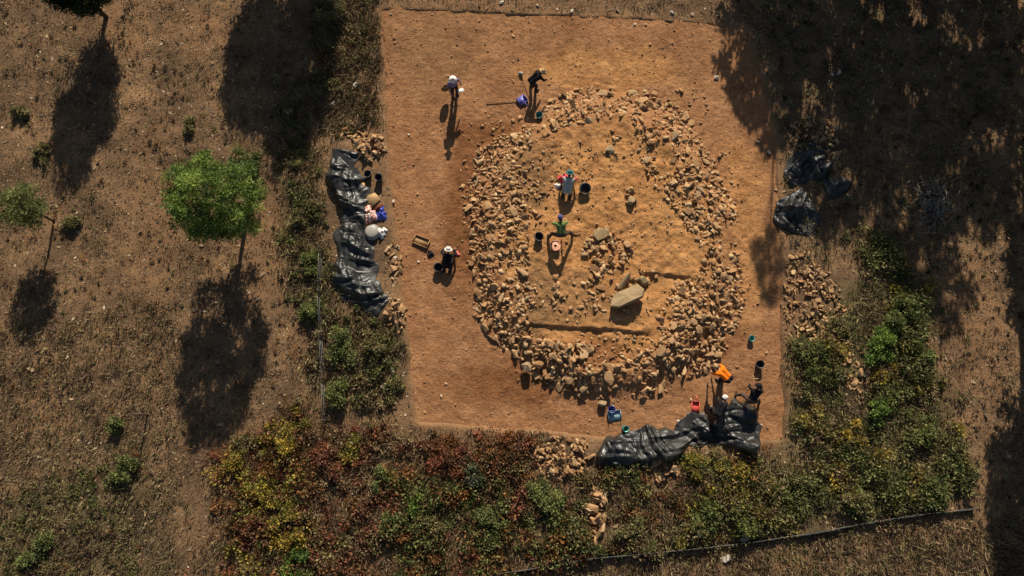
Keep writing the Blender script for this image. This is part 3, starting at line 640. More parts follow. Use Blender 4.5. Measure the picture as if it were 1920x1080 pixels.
for a in [
    (470, 300, .55, .8, 'green', 'small green bush behind the upper right of the bright young tree'),
    (42, 215, .3, .35, 'olive', 'little dark weed bush near the left edge below the upper left tree'),
    (360, 238, .35, .4, 'olive', 'low olive bush above the bright young tree'),
    (140, 408, .45, .45, 'olive', 'olive bush right of the thin bent trunk at the left'),
    (82, 292, .35, .4, 'olive', 'low dark bush left of the long tree shadow at upper left'),
    (225, 800, .35, .7, 'green', 'upper of two green weeds in the dry field at lower left'),
    (240, 880, .5, .7, 'green', 'lower of two green weeds in the dry field at lower left'),
    (70, 1035, .6, .5, 'green', 'green bush near the lower left corner'),
    (548, 830, .55, .8, 'yellow', 'yellow green shrub below the left fence end'),
    (495, 910, .6, .9, 'yellow', 'yellow shrub at the tip of the young tree shadow'),
    (530, 960, .55, .8, 'yellow', 'second yellow shrub down the diagonal line at lower left'),
    (555, 1000, .5, .8, 'yellow', 'third yellow shrub down the diagonal line at lower left'),
    (550, 1060, .6, .8, 'bright', 'lime green shrub at the bottom edge left of centre'),
    (440, 860, .45, .7, 'yellow', 'yellow green shrub on the right edge of the big tree shadow'),
    (460, 930, .5, .6, 'rust', 'orange brown shrub left of the diagonal yellow shrubs'),
    (465, 985, .45, .6, 'red', 'red shrub left of the lower yellow shrubs'),
    (620, 870, .7, .8, 'red', 'wide dark red shrub right of the yellow shrubs'),
    (665, 845, .5, .7, 'yellow', 'yellow and green shrub below the lower left bank'),
    (640, 650, .65, .9, 'green', 'green bush below the long tarp against the left fence'),
    (700, 640, .6, .8, 'olive', 'olive green bush below the tip of the long tarp'),
    (640, 735, .6, .9, 'green', 'dark green bush at the lower end of the left fence'),
    (735, 735, .45, .6, 'olive', 'olive bush at the lower left corner of the dig'),
    (590, 500, .45, .7, 'green', 'green bush on the left fence line beside the long tarp'),
    (590, 575, .45, .8, 'green', 'lower green bush on the left fence line'),
    (575, 400, .5, .6, 'olive', 'olive bush left of the middle of the long tarp'),
    (620, 30, .55, .9, 'olive', 'olive bush at the top edge left of the dig'),
    (718, 898, .42, .8, 'green', 'round green bush below the lower left corner of the dig'),
    (845, 860, .7, .7, 'red', 'broad red shrub just below the bottom edge of the dig'),
    (930, 850, .6, .6, 'rust', 'rust coloured shrub left of the broad stone heap'),
    (884, 888, .45, .8, 'grey', 'pale grey green bush among red weeds below the dig'),
    (785, 935, .5, .8, 'bright', 'fresh green shrub right of the round green bush'),
    (755, 990, .6, .9, 'green', 'green bush at the bottom below the fresh green shrub'),
    (810, 990, .6, .8, 'olive', 'olive bush at the bottom left of centre'),
    (920, 990, .6, .9, 'green', 'green bush at the bottom between red weeds'),
    (1010, 935, .75, .8, 'green', 'broad pale green bush left of the column of stones'),
    (1070, 990, .55, .8, 'olive', 'olive bush just left below the column of stones'),
    (1180, 985, .55, .7, 'olive', 'olive bush right of the column of stones'),
    (1320, 975, .7, .8, 'green', 'green bush above the dark fence right of centre'),
    (1390, 965, .7, .9, 'green', 'darker bush beside it above the dark fence'),
    (1300, 870, .5, .5, 'yellow', 'yellowish bush in the shade just below the crumpled tarp'),
    (1645, 655, .7, 1.1, 'bright', 'round lime green bush on the right between stone piles'),
    (1690, 590, .7, 1.0, 'green', 'dark green bush on the right near the shade'),
    (1725, 660, .4, .8, 'green', 'small green bush right of the round lime bush'),
    (1570, 620, .5, .6, 'olive', 'olive bush in the scatter of broken stones'),
    (1530, 690, .6, .7, 'green', 'green bush at the right bank of the dig'),
    (1650, 765, .6, .8, 'bright', 'bright green bush below the stone pile on the right'),
    (1735, 805, .6, .8, 'green', 'green bush at the right margin of the bramble cover'),
    (1740, 920, .7, .8, 'green', 'green bush above the right end of the dark fence'),
    (1600, 930, .6, .8, 'olive', 'olive bush above the middle of the dark fence')]: shrub(*a)

# ------------------------------------------------------------------ plastic sheets
def tarp(name, spine, widths, label, hgt=.12, folds=40, famp=.10, seed=3, edge=.0, cross=.5, step=.035):
    """a sheet laid along a spine: bulging over the heap below, with sharp tent-like creases running across and along it"""
    rr = np.random.default_rng(seed); W = np.array([S(a, b)[:] for a, b in spine])[:, :2]
    seg = np.hypot(*np.diff(W, axis=0).T); cs = np.concatenate([[0], np.cumsum(seg)]); Ln = cs[-1]
    NU = max(16, int(Ln / step)); NV = max(12, int(max(widths) / 39.0 / step))
    u = np.linspace(0, Ln, NU); sx = np.interp(u, cs, W[:, 0]); sy = np.interp(u, cs, W[:, 1])
    kk = max(3, NU // 8) | 1; ker = np.ones(kk) / kk
    sx = np.convolve(np.pad(sx, kk // 2, 'reflect', reflect_type='odd'), ker, 'valid'); sy = np.convolve(np.pad(sy, kk // 2, 'reflect', reflect_type='odd'), ker, 'valid')
    tx = np.gradient(sx); ty = np.gradient(sy); tl = np.hypot(tx, ty); nx, ny = -ty / tl, tx / tl
    ww = np.interp(u, cs, np.array(widths) / 39.0)
    v = np.linspace(-1, 1, NV); lin = lambda f, o_: np.interp(u * f, np.arange(0, Ln * f + 2), rr.uniform(-.5, .5, len(np.arange(0, Ln * f + 2))))
    e1 = .52 * lin(1.3, 0) + .30 * lin(3.1, 0); e2 = .52 * lin(1.3, 1) + .30 * lin(3.1, 1)
    off = np.where(v[None, :] < 0, v[None, :] * (ww / 2 + e1)[:, None], v[None, :] * (ww / 2 + e2)[:, None])
    X = sx[:, None] + nx[:, None] * off; Y = sy[:, None] + ny[:, None] * off
    U = np.repeat(u[:, None], NV, 1); O = off + 0.0
    X += tx[:, None] / tl[:, None] * .10 * fbm(O, U, 1.5, 2, seed + 3)
    rim = np.clip((1 - np.abs(v)) / .30, 0, 1)[None, :] * np.clip(np.minimum(u, Ln - u) / .25, 0, 1)[:, None]
    rim = rim * (2 - rim)
    Z = hgt * np.sqrt(np.clip(1 - (v[None, :] * .97) ** 2, 0, 1)) * (1 + .7 * vnoise(u * 1.1, u * 0, seed + 7))[:, None]
    def facet(a, b, sd):                                     # piecewise linear noise on triangles: flat facets, sharp creases
        ia = np.floor(a); ib = np.floor(b); fa = a - ia; fb = b - ib
        h00 = _hash(ia, ib, sd); h10 = _hash(ia + 1, ib, sd); h01 = _hash(ia, ib + 1, sd); h11 = _hash(ia + 1, ib + 1, sd)
        return np.where(fa > fb, h00 + (h10 - h00) * fa + (h11 - h10) * fb, h00 + (h01 - h00) * fb + (h11 - h01) * fa) - .5
    F = np.zeros_like(Z); wu = U + .35 * fbm(U, O, .8, 2, seed + 21); wo = O + .25 * fbm(O, U, .8, 2, seed + 22)
    for k, (la, lb, am) in enumerate([(1.1, .62, 1.0), (1.2, .34, .62), (1.2, .17, .32), (.6, .10, .12)]):
        an = rr.normal(cross * math.pi / 2, .35) + (0, .7, -.6, .9)[k]; a_ = wu * math.cos(an) + wo * math.sin(an); b_ = -wu * math.sin(an) + wo * math.cos(an)
        f_ = facet(a_ / la + 7.3 * k, b_ / lb + 3.1 * k, seed * 5 + k)
        F += famp * am * (f_ * 1.6 if k % 2 == 0 else 1.6 * (.28 - np.abs(f_) * 1.4))
    Z = Z + F * (.30 + .70 * rim)
    g_ = hz(X.ravel(), Y.ravel()).reshape(X.shape)
    Z = g_ + np.maximum(Z * (rim * (1 - edge) + edge), .0) + .035
    V = np.stack([X, Y, Z], -1).reshape(-1, 3)
    I = np.arange(NU * NV).reshape(NU, NV); Fc = np.stack([I[:-1, :-1].ravel(), I[1:, :-1].ravel(), I[1:, 1:].ravel(), I[:-1, 1:].ravel()], 1)
    org = S(*spine[len(spine) // 2]); me = mesh_np(name, V - np.array(org), Fc, smooth=True)
    o = link(name, me, TARP, None, org); so = o.modifiers.new('thick', 'SOLIDIFY'); so.thickness = .008; return tag(o, label, 'tarp')
tarp('plastic_sheet', LT_SPINE, [46, 62, 56, 42, 66, 78, 70, 30], 'long black plastic sheet snaking along the left bank of the dig', .10, 0, .34, 13, .06, .25)
tarp('plastic_sheet', [(1120, 848)] + BT_SPINE[:5], [14, 50, 70, 60, 42, 60], 'crumpled black plastic sheet along the bottom edge of the dig', .24, 0, .46, 4, .35, .35)
tarp('plastic_sheet', [(1352, 772), (1366, 784), (1380, 800), (1398, 826), (1418, 848)], [66, 88, 92, 60, 22], 'piece of black plastic sheet being pulled up at the lower right corner', .30, 0, .46, 5, .35, .2)
tarp('plastic_sheet', [(1472, 335), (1500, 316), (1530, 306), (1556, 322)], [40, 70, 76, 46], 'black plastic sheet bunched in shade at the upper right bank', .12, 0, .42, 6, .15)
tarp('plastic_sheet', [(1474, 368), (1490, 394), (1512, 412), (1532, 425)], [50, 80, 80, 46], 'shiny rumpled black plastic heap below the other on the right bank', .14, 0, .46, 8, .15)
tarp('plastic_sheet', [(1545, 352), (1570, 345), (1592, 340)], [30, 44, 30], 'small scrap of black plastic right of the bunched sheets', .2, 0, .25, 9, .3)
# ------------------------------------------------------------------ buckets, tools, trays
def lathe(profile, k=20):
    V = []; F = []
    for r, z in profile:
        for j in range(k): a = 2 * math.pi * j / k; V.append((r * math.cos(a), r * math.sin(a), z))
    for i in range(len(profile) - 1):
        for j in range(k): F += [(i * k + j, i * k + (j + 1) % k, (i + 1) * k + (j + 1) % k), (i * k + j, (i + 1) * k + (j + 1) % k, (i + 1) * k + j)]
    return np.array(V), np.array(F)
def box(sx, sy, sz, c=(0, 0, 0)):
    V = np.array([(x * sx / 2 + c[0], y * sy / 2 + c[1], z * sz / 2 + c[2]) for x in (-1, 1) for y in (-1, 1) for z in (-1, 1)], float)
    F = np.array([(0, 1, 3), (0, 3, 2), (4, 6, 7), (4, 7, 5), (0, 4, 5), (0, 5, 1), (2, 3, 7), (2, 7, 6), (0, 2, 6), (0, 6, 4), (1, 5, 7), (1, 7, 3)]); return V, F
def put(name, VF, mat, parent, smooth=False, bevel=0.0, loc=None, rot=None):
    o = link(name, mesh_np(name, VF[0], VF[1], smooth=smooth), mat, parent, loc, rot)
    if bevel: b = o.modifiers.new('bevel', 'BEVEL'); b.width = bevel; b.segments = 2; b.limit_method = 'ANGLE'
    return o
def bucket(px, py, r, h, mat, label, tilt=(0, 0), full=None):
    e = empty('bucket', S(px, py), R.uniform(0, 6), label, 'bucket'); e.rotation_euler = (tilt[0], tilt[1], e.rotation_euler.z)
    put('body', lathe([(0, .0), (r * .74, .0), (r * .76, .01), (r, h), (r * .97, h), (r * .72, .015), (0, .015)]), mat, e, True)
    put('rim', lathe([(r * .985, h * .955), (r * 1.06, h * .955), (r * 1.06, h * 1.01), (r * .985, h * 1.01), (r * .985, h * .955)]), mat, e, True)
    pts = [(r * 1.04 * math.cos(a), .0 + r * .85 * math.sin(a), h * .98 + .03 * math.sin(a)) for a in np.linspace(0, math.pi, 12)]
    put('handle', tube(pts, [.006] * 12, 6), STEEL, e, True)
    if full: put('soil', lathe([(0, h * .93), (r * .5, h * .9), (r * .93, h * .82)]), full, e, True)
    return e
bucket(1011, 219, .17, .26, TEAL, 'teal bucket at the upper left rim of the ring below the stooping person')
bucket(1170, 803, .15, .24, TEAL, 'teal bucket on the dig floor just above the crumpled tarp', (.25, .1))
bucket(1407, 635, .14, .22, TEAL, 'small teal bucket near the right edge of the dig')
bucket(1422, 684, .19, .30, BLACKP, 'dark bucket with thick rim on the right of the dig')
bucket(1146, 768, .16, .26, BLUE, 'blue bucket standing on the corner of the pale blue dustpan')
bucket(692, 330, .18, .34, BLACKP, 'black bucket close against the long tarp')
bucket(712, 336, .19, .36, BLACKP, 'black bucket with blue grey rim at the left edge of the dig')
bucket(1041, 462, .24, .20, PEACH, 'peach coloured bucket in front of the person in green', full=PEACH)
bucket(1096, 356, .27, .26, BLACKP, 'black bucket right of the kneeling person in grey and red')
bucket(1010, 446, .21, .30, BLACKP, 'dark bucket left of the person in green')
def dustpan(px, py, rz, mat, wd, dp, label):
    e = empty('dustpan', S(px, py, .02), rz, label, 'dustpan')
    pan = [box(wd, dp, .015, (0, 0, .01)), box(wd, .02, .12, (0, -dp / 2, .07)), box(.02, dp - .03, .10, (-wd / 2 + .01, 0.006, .068)), box(.02, dp - .03, .10, (wd / 2 - .01, 0.006, .068))]
    put('pan', join(pan), mat, e); put('handle', tube([(0, -dp / 2 - .011, .10), (0, -dp / 2 - .12, .13), (0, -dp / 2 - .26, .14)], [.02, .018, .02], 8), mat, e, True); return e
dustpan(1152, 779, .15 + math.pi, LBLUE, .60, .44, 'pale blue dustpan on the dig floor below the ring')
dustpan(1303, 764, -.1 + math.pi, REDP, .36, .55, 'red dustpan lying left of the people at the lower right')
dustpan(979, 188, .6, VIOL, .44, .42, 'violet blue dustpan beside the shadow of the stooping person')
# wooden tray
e = empty('wooden_tray', S(790, 453, .01), math.radians(-22), 'shallow tan wooden tray on the dig floor left of the ring', 'tray')
put('base', box(.74, .40, .02, (0, 0, .02)), WOOD, e)
for sx_, sy_, ww, dd in ((0, .2, .78, .03), (0, -.2, .78, .03)): put('side_board', box(ww, dd, .10, (sx_, sy_ * 1.05, .06)), WOOD, e)
for sx_ in (-.375, .375): put('end_board', box(.03, .385, .10, (sx_, 0, .06)), WOOD, e)
# cardboard and clothes by the tarp
def sheet(name, pts, th, mat, px, py, label, cat, rot=(0, 0, 0), up=.04):
    n = len(pts); V = [(a, b, 0) for a, b in pts] + [(a, b, th) for a, b in pts]; F = []
    for i in range(1, n - 1): F += [(0, i + 1, i), (n, n + i, n + i + 1)]
    for i in range(n): j = (i + 1) % n; F += [(i, j, n + j), (i, n + j, n + i)]
    o = link(name, mesh_np(name, np.array(V), np.array(F)), mat, None, S(px, py, up), rot); return tag(o, label, cat)
sheet('cardboard_sheet', [(-.55, .25), (-.5, .9), (-.34, .92), (-.36, .3), (-.1, .28), (.15, .42), (.45, .12), (.1, -.25), (-.1, -.5), (-.42, -.1)], .015, CARD, 697, 378, 'torn tan cardboard sheet lying between the buckets and the tarp', 'cardboard', (0, .05, 0), .10)
def bundle(px, py, size, mat, label, seed, name='cloth_bundle', cat='cloth'):
    rr = np.random.default_rng(seed); nu, nv = 26, 26; a = np.linspace(-1, 1, nu); A, B = np.meshgrid(a, a)
    rad = np.maximum(np.abs(A), np.abs(B)); ang = np.arctan2(B, A); k = rad * (1 + .22 * np.sin(ang * 3 + seed) + .12 * np.sin(ang * 7 + seed * 2))
    X = np.cos(ang) * k * size[0]; Y = np.sin(ang) * k * size[1]
    Z = size[2] * np.clip(1 - rad ** 2, 0, 1) * (.6 + 1.1 * np.abs(fbm(X, Y, 6.0, 3, seed))) + .05 * np.abs(fbm(X, Y, 11.0, 3, seed + 5))
    I = np.arange(nu * nv).reshape(nu, nv); F = np.stack([I[:-1, :-1].ravel(), I[:-1, 1:].ravel(), I[1:, 1:].ravel(), I[1:, :-1].ravel()], 1)
    V = np.stack([X.ravel(), Y.ravel(), Z.ravel()], 1); o = link(name, mesh_np(name, V, F, smooth=True), mat, None, S(px, py, .02))
    s_ = o.modifiers.new('thick', 'SOLIDIFY'); s_.thickness = .012; return tag(o, label, cat)
m, t, out = newmat('red_white_cloth'); Pn = pos(t)
bsdf(t, out, ramp(t, noise(t, Pn, 9.0, 3, .5), [(.40, (.36, .075, .05)), (.50, (.55, .30, .24)), (.58, (.66, .55, .48))]), .9, .1)
bundle(692, 404, (.34, .45, .22), m, 'red and white patterned cloth heap by the tarp edge', 2)
bundle(715, 402, (.26, .36, .26), BLUE, 'crumpled bright blue bag on the left bank', 3, 'bag', 'bag')
bundle(712, 391, (.22, .18, .18), cloth('dark_red_cloth', (.13, .035, .025)), 'dark red cloth between the cardboard and the blue bag', 4)
bundle(716, 436, (.26, .26, .24), WHITE, 'white cloth bundle beside the grey basin', 6)
e = empty('basin', S(698, 436, .04), .3, 'pale grey upturned basin beside the long tarp', 'basin')
put('bowl', lathe([(.36, .0), (.37, .02), (.30, .17), (.24, .20), (0, .205)]), GREYP, e, True); put('rim', lathe([(.36, .0), (.40, .0), (.40, .025), (.36, .025), (.36, 0)]), GREYP, e, True)
bundle(1056, 336, (.26, .24, .16), cloth('crimson_cloth', (.55, .06, .08)), 'crimson cloth on the ground left of the teal hat', 12)
bundle(1046, 349, (.17, .14, .12), WHITE, 'white cloth at the left side of the kneeling person', 13)
# ranging sticks and handles
def stick(px0, py0, px1, py1, r, mat, label, z0=.04, z1=.04, name='stick'):
    a = S(px0, py0, z0); b = S(px1, py1, z1); o = put(name, tube([(0, 0, 0), (b - a) * .5 + Vector((0, 0, .01)), b - a], [r, r, r * .9], 7), mat, None, True); o.location = a; return tag(o, label, 'stick')
stick(912, 193, 968, 190, .02, WOOD, 'pale stick lying left of the violet dustpan')
stick(1030, 338, 1052, 336, .022, WOOD, 'thin pale stick left of the kneeling person with the teal hat')
stick(1398, 711, 1414, 712, .03, WOOD, 'short pale handle above the person in black at lower right', .6, .6)

# ------------------------------------------------------------------ fences
def fence(name, pts, hgt, label, post_every, netting=True, z=0.0):
    P_ = [S(*p) for p in pts]; e = empty(name, P_[0], 0, label, 'fence'); o = P_[0]
    for i, p in enumerate(P_):
        q = p - o; put('post', tube([q + Vector((0, 0, -.2)), q + Vector((.02, 0, hgt * .5)), q + Vector((.03, .01, hgt * 1.12))], [.035, .032, .028], 7), WOODD, e, True)
    for i in range(len(P_) - 1):
        a, b = P_[i] - o, P_[i + 1] - o; n = 14; V = []; F = []
        if netting:
            for k in range(n + 1):
                t_ = k / n; p = a.lerp(b, t_); g_ = float(hz(p.x + o.x, p.y + o.y)[0]) - o.z; sag = .10 * math.sin(math.pi * t_) + .03 * math.sin(t_ * 17 + i)
                for j in range(5):
                    f = j / 4; V.append((p.x + .05 * math.sin(t_ * 23 + i * 2) * f, p.y - .06 + .08 * math.sin(t_ * 15 + i + f * 2) * (1 - f), g_ - .04 + (hgt - sag + .04) * f))
            for k in range(n):
                for j in range(4): F.append((k * 5 + j, (k + 1) * 5 + j, (k + 1) * 5 + j + 1, k * 5 + j + 1))
            s_ = put('netting', (np.array(V), np.array(F)), NET, e, True); so = s_.modifiers.new('thick', 'SOLIDIFY'); so.thickness = .006
        for hh in ((1.02,) if netting else (.95, .6, .3)):
            put('wire', tube([a + Vector((0, 0, hgt * hh)), a.lerp(b, .5) + Vector((0, 0, hgt * hh - .05)), b + Vector((0, 0, hgt * hh))], [.006] * 3, 5), STEEL, e, True)
    return e
fence('netting_fence', [(905, 1078), (1010, 1062), (1110, 1045), (1210, 1036), (1310, 1026), (1400, 1016), (1518, 998), (1637, 976), (1730, 962), (1822, 952)], .32, 'low sagging black netting fence running across the lower right', 1)
fence('wire_fence', [(606, 470), (603, 550), (606, 630), (610, 710), (612, 788)], .9, 'thin wire fence with posts left of the long black sheet', 1, False)
o = put('stake', tube([(0, 0, -.2), (.01, .02, .6), (0, .03, 1.3)], [.045, .04, .035], 7), WOODD, None, True); o.location = S(276, 778); tag(o, 'lone dark wooden stake standing in the dry field at lower left', 'stake')
# heap of cut branches in the shade
e = empty('brush_pile', S(1745, 385), 0, 'pile of grey cut branches in the shade at the right', 'branch pile')
for i in range(150):
    a = R.uniform(0, 6.28); L = R.uniform(.25, 1.0); c = Vector((R.normal(0, .55), R.normal(0, .55), R.uniform(.03, .35))); dd = Vector((math.cos(a), math.sin(a), R.normal(0, .12)))
    put('branch', tube([c - dd * L / 2, c + Vector((0, 0, .04)), c + dd * L / 2], [.022, .018, .008], 5), MATS['grey_branch'] if 'grey_branch' in MATS else plain('grey_branch', (.22, .19, .15), .9, .1), e)

# ------------------------------------------------------------------ people
def capsule(a, b, ra, rb, k=12):
    a = Vector(a); b = Vector(b); d = b - a
    if d.length < 1e-5: d = Vector((0, 0, 1e-4)); b = a + d
    d = d.normalized(); s = d.orthogonal().normalized(); t_ = d.cross(s); V = []; F = []
    rings = [(a - d * ra * math.cos(q), ra * math.sin(q)) for q in (.02, .5, 1.05)] + [(a, ra), (b, rb)] + [(b + d * rb * math.cos(q), rb * math.sin(q)) for q in (1.05, .5, .02)]
    for c, r in rings:
        for j in range(k): an = 2 * math.pi * j / k; V.append((c + (s * math.cos(an) + t_ * math.sin(an)) * r)[:])
    n = len(rings)
    for i in range(n - 1):
        for j in range(k): F.append((i * k + j, i * k + (j + 1) % k, (i + 1) * k + (j + 1) % k, (i + 1) * k + j))
    tri = []
    for f in F: tri += [(f[0], f[1], f[2]), (f[0], f[2], f[3])]
    for j in range(1, k - 1): tri.append((0, j + 1, j)); e0 = (n - 1) * k; tri.append((e0, e0 + j, e0 + j + 1))
    return np.array(V), np.array(tri)
def fuse(name, caps, voxel, smooth_it=3):
    V, F = join([capsule(*c) for c in caps]); me = mesh_np(name + '_raw', V, F); o = bpy.data.objects.new('tmp', me); COL.objects.link(o)
    m_ = o.modifiers.new('r', 'REMESH'); m_.mode = 'VOXEL'; m_.voxel_size = voxel; m_.use_smooth_shade = True
    s_ = o.modifiers.new('s', 'SMOOTH'); s_.iterations = smooth_it; s_.factor = .5
    dg = bpy.context.evaluated_depsgraph_get(); res = bpy.data.meshes.new_from_object(o.evaluated_get(dg)); res.name = name
    bpy.data.objects.remove(o); bpy.data.meshes.remove(me); res.materials.clear(); return res
POSES = {
 'stand': dict(pel=(0, 0, .93), neck=(0, .03, 1.43), head=(0, .06, 1.60), face=(0, 1, -.25), elL=(-.28, .0, 1.15), haL=(-.33, .08, .90), elR=(.28, .02, 1.16), haR=(.30, .28, 1.05), knL=(-.11, .03, .50), anL=(-.11, -.02, .09), knR=(.11, .05, .50), anR=(.12, .02, .09)),
 'stoop': dict(pel=(0, -.14, .90), neck=(0, .28, 1.18), head=(0, .43, 1.24), face=(0, .7, -.7), elL=(-.24, .36, .92), haL=(-.16, .50, .70), elR=(.26, .36, .92), haR=(.20, .54, .72), knL=(-.14, .04, .50), anL=(-.15, -.04, .09), knR=(.14, .06, .50), anR=(.16, .02, .09)),
 'bend': dict(pel=(0, -.16, .88), neck=(0, .36, .98), head=(0, .54, .94), face=(0, .5, -.85), elL=(-.22, .42, .70), haL=(-.15, .50, .42), elR=(.22, .42, .70), haR=(.17, .52, .42), knL=(-.15, .03, .49), anL=(-.16, -.06, .09), knR=(.15, .05, .49), anR=(.17, .0, .09)),
 'wide': dict(pel=(0, -.10, .80), neck=(0, .34, 1.06), head=(0, .50, 1.12), face=(0, .7, -.7), elL=(-.30, .40, .82), haL=(-.20, .55, .58), elR=(.30, .40, .82), haR=(.22, .56, .58), knL=(-.36, .06, .46), anL=(-.50, -.02, .09), knR=(.36, .06, .46), anR=(.52, -.02, .09)),
 'kneel': dict(pel=(0, -.16, .36), neck=(0, .30, .62), head=(0, .48, .70), face=(0, .7, -.7), elL=(-.32, .40, .40), haL=(-.24, .62, .16), elR=(.32, .40, .40), haR=(.20, .66, .14), knL=(-.16, .18, .09), anL=(-.14, -.26, .09), knR=(.16, .20, .09), anR=(.14, -.24, .09)),
 'squat': dict(pel=(0, -.16, .30), neck=(0, .16, .72), head=(0, .30, .84), face=(0, .7, -.7), elL=(-.30, .34, .52), haL=(-.36, .58, .30), elR=(.28, .36, .50), haR=(.20, .62, .22), knL=(-.24, .28, .48), anL=(-.20, .0, .09), knR=(.24, .28, .48), anR=(.20, .0, .09)),
}
def person(px, py, pose, rz, label, shirt, pants, hat, hatcol, skin=SKIN, shoe=None, vest=None, long_sleeve=False, size=1.10):
    J = {k: Vector(v) for k, v in POSES[pose].items()}; N = J['neck']; Pv = J['pel']; up = (N - Pv).normalized(); lat = Vector((1, 0, 0))
    shL = N - up * .05 - lat * .175; shR = N - up * .05 + lat * .175; hpL = Pv - lat * .09 - up * .02; hpR = Pv + lat * .09 - up * .02; H = J['head']; fd = J['face'].normalized()
    hu = (H - N).normalized(); hu = (hu - fd * hu.dot(fd)).normalized() if abs(hu.dot(fd)) < .95 else up; er = fd.cross(hu).normalized()
    mid = Pv.lerp(N, .5)
    # torso volumes (front/back depth smaller than width: three columns)
    def torso(x=0.0): return [(Pv - lat * .07, mid - lat * .065, .105 + x, .10 + x), (Pv + lat * .07, mid + lat * .065, .105 + x, .10 + x), (mid - lat * .07, N - up * .10 - lat * .095, .10 + x, .105 + x), (mid + lat * .07, N - up * .10 + lat * .095, .10 + x, .105 + x), (shL + lat * .02, shR - lat * .02, .068 + x, .068 + x)]
    def arm(s, el, ha, x=0.0): return [(s, el, .056 + x, .043 + x)], [(el, ha, .042 + x, .028 + x)]
    def leg(h, k, a, x=0.0): return [(h, k, .088 + x, .058 + x), (k, a, .057 + x, .040 + x)]
    caps = torso() + leg(hpL, J['knL'], J['anL']) + leg(hpR, J['knR'], J['anR'])
    for s, el, ha in ((shL, J['elL'], J['haL']), (shR, J['elR'], J['haR'])):
        a_, b_ = arm(s, el, ha); caps += a_ + b_
        hd = (ha - el).normalized(); sd = (lat - hd * lat.dot(hd)).normalized(); pn = hd.cross(sd)
        if pn.z > 0: pn = -pn
        inn = -sd if s is shR else sd
        palm = ha + hd * .075
        caps.append((ha + sd * .018, palm + sd * .022, .018, .017)); caps.append((ha - sd * .018, palm - sd * .022, .018, .017))
        for q, ln in ((-.036, .060), (-.012, .074), (.012, .080), (.036, .070)):
            f0 = palm + sd * q; f1 = f0 + (hd + pn * .25) * ln * .55; f2 = f1 + (hd * .5 + pn * .8) * ln * .5; caps += [(f0, f1, .0098, .009), (f1, f2, .009, .008)]
        t0 = ha + hd * .02 + inn * .03; t1 = t0 + (inn * .8 + hd * .6 + pn * .2) * .035; t2 = t1 + (hd + inn * .2 + pn * .4) * .032; caps += [(t0, t1, .012, .011), (t1, t2, .011, .009)]
    caps += [(N - up * .04, H - hu * .04, .055, .052), (H - hu * .055 + fd * .012, H + hu * .045 - fd * .012, .070, .092), (H - hu * .085 + fd * .045, H - hu * .02 + fd * .03, .040, .06),
             (H + fd * .095 + hu * .005, H + fd * .108 - hu * .028, .009, .014), (H + er * .088, H + er * .092 - hu * .03, .016, .012), (H - er * .088, H - er * .092 - hu * .03, .016, .012)]
    kneel = pose == 'kneel'
    feet = []
    for a_ in (J['anL'], J['anR']):
        toe = a_ + (Vector((0, -.16, -.04)) if kneel else Vector((0, .15, -.05))); feet.append((a_ + Vector((0, -.03 if not kneel else .02, -.04)), toe, .042, .034)); caps.append(feet[-1])
    base = S(px, py); body = link('person', fuse('person', caps, .0125, 2), skin, None, base, (0, 0, rz)); tag(body, label, 'person'); body.scale = (size,) * 3
    sl = torso(.016)
    for s, el, ha in ((shL, J['elL'], J['haL']), (shR, J['elR'], J['haR'])):
        a_, b_ = arm(s, el, ha, .014)
        if long_sleeve: sl += a_ + [(b_[0][0], b_[0][0].lerp(b_[0][1], .92), .055, .044)]
        else: sl += [(a_[0][0], a_[0][0].lerp(a_[0][1], .8), .070, .066)]
    link('shirt', fuse('shirt', sl, .018, 4), shirt, body)
    tr = [(Pv - lat * .07, Pv - lat * .07 + up * .07, .126, .122), (Pv + lat * .07, Pv + lat * .07 + up * .07, .126, .122)]
    for h, k, a_ in ((hpL, J['knL'], J['anL']), (hpR, J['knR'], J['anR'])): tr += [(h, k, .108, .078), (k, k.lerp(a_, .93), .078, .064)]
    link('trousers', fuse('trousers', tr, .018, 4), pants, body)
    for f in feet: link('shoe', fuse('shoe', [(f[0], f[1], .052, .043), (f[0] + Vector((0, 0, .03)), f[0].lerp(f[1], .3) + Vector((0, 0, .01)), .046, .044)], .014, 2), shoe or SHOE, body)
    link('hair', fuse('hair', [(H - fd * .04 - hu * .03, H + hu * .05 - fd * .025, .082, .092), (H - fd * .05 - hu * .07, H - fd * .05, .06, .07)], .014, 2), HAIR, body)
    for sgn in (-1, 1):
        V, F = capsule(H + fd * .088 + er * .032 * sgn + hu * .008, H + fd * .090 + er * .032 * sgn + hu * .008, .011, .011, 8); put('eye', (V, F), EYE, body, True)
    if vest is not None: link('vest', fuse('vest', torso(.030), .018, 4), vest, body)
    if hat:
        prof = [(0, .125), (.06, .118), (.098, .085), (.112, .03), (.114, .0)]
        prof += [(.175 if hat == 'brim' else .118, -.012), (.175 if hat == 'brim' else .118, -.020), (.108, -.006)]
        V, F = lathe(prof, 24); M = Matrix((er, -fd, hu)).transposed() if False else Matrix(((er.x, fd.x, hu.x), (er.y, fd.y, hu.y), (er.z, fd.z, hu.z)))
        V = np.array([(M @ Vector(v) + H + hu * .035 - fd * .006)[:] for v in V]); h_ = put('hat', (V, F), hatcol, body, True)
        if hat == 'cap':
            pk = np.array([(M @ Vector((.085 * math.sin(a) * s_, .09 + (.0 if s_ == .99 else 0) + .085 * math.cos(a) * s_, .0 - .01 * s_)) + H + hu * .035)[:] for s_ in (.15, 1.0) for a in np.linspace(-1.5, 1.5, 9)])
            Fq = [(i, i + 1, 10 + i, 9 + i) for i in range(8)]; p_ = put('peak', (pk, np.array(Fq)), hatcol, h_, True); so = p_.modifiers.new('t', 'SOLIDIFY'); so.thickness = .006
    return body
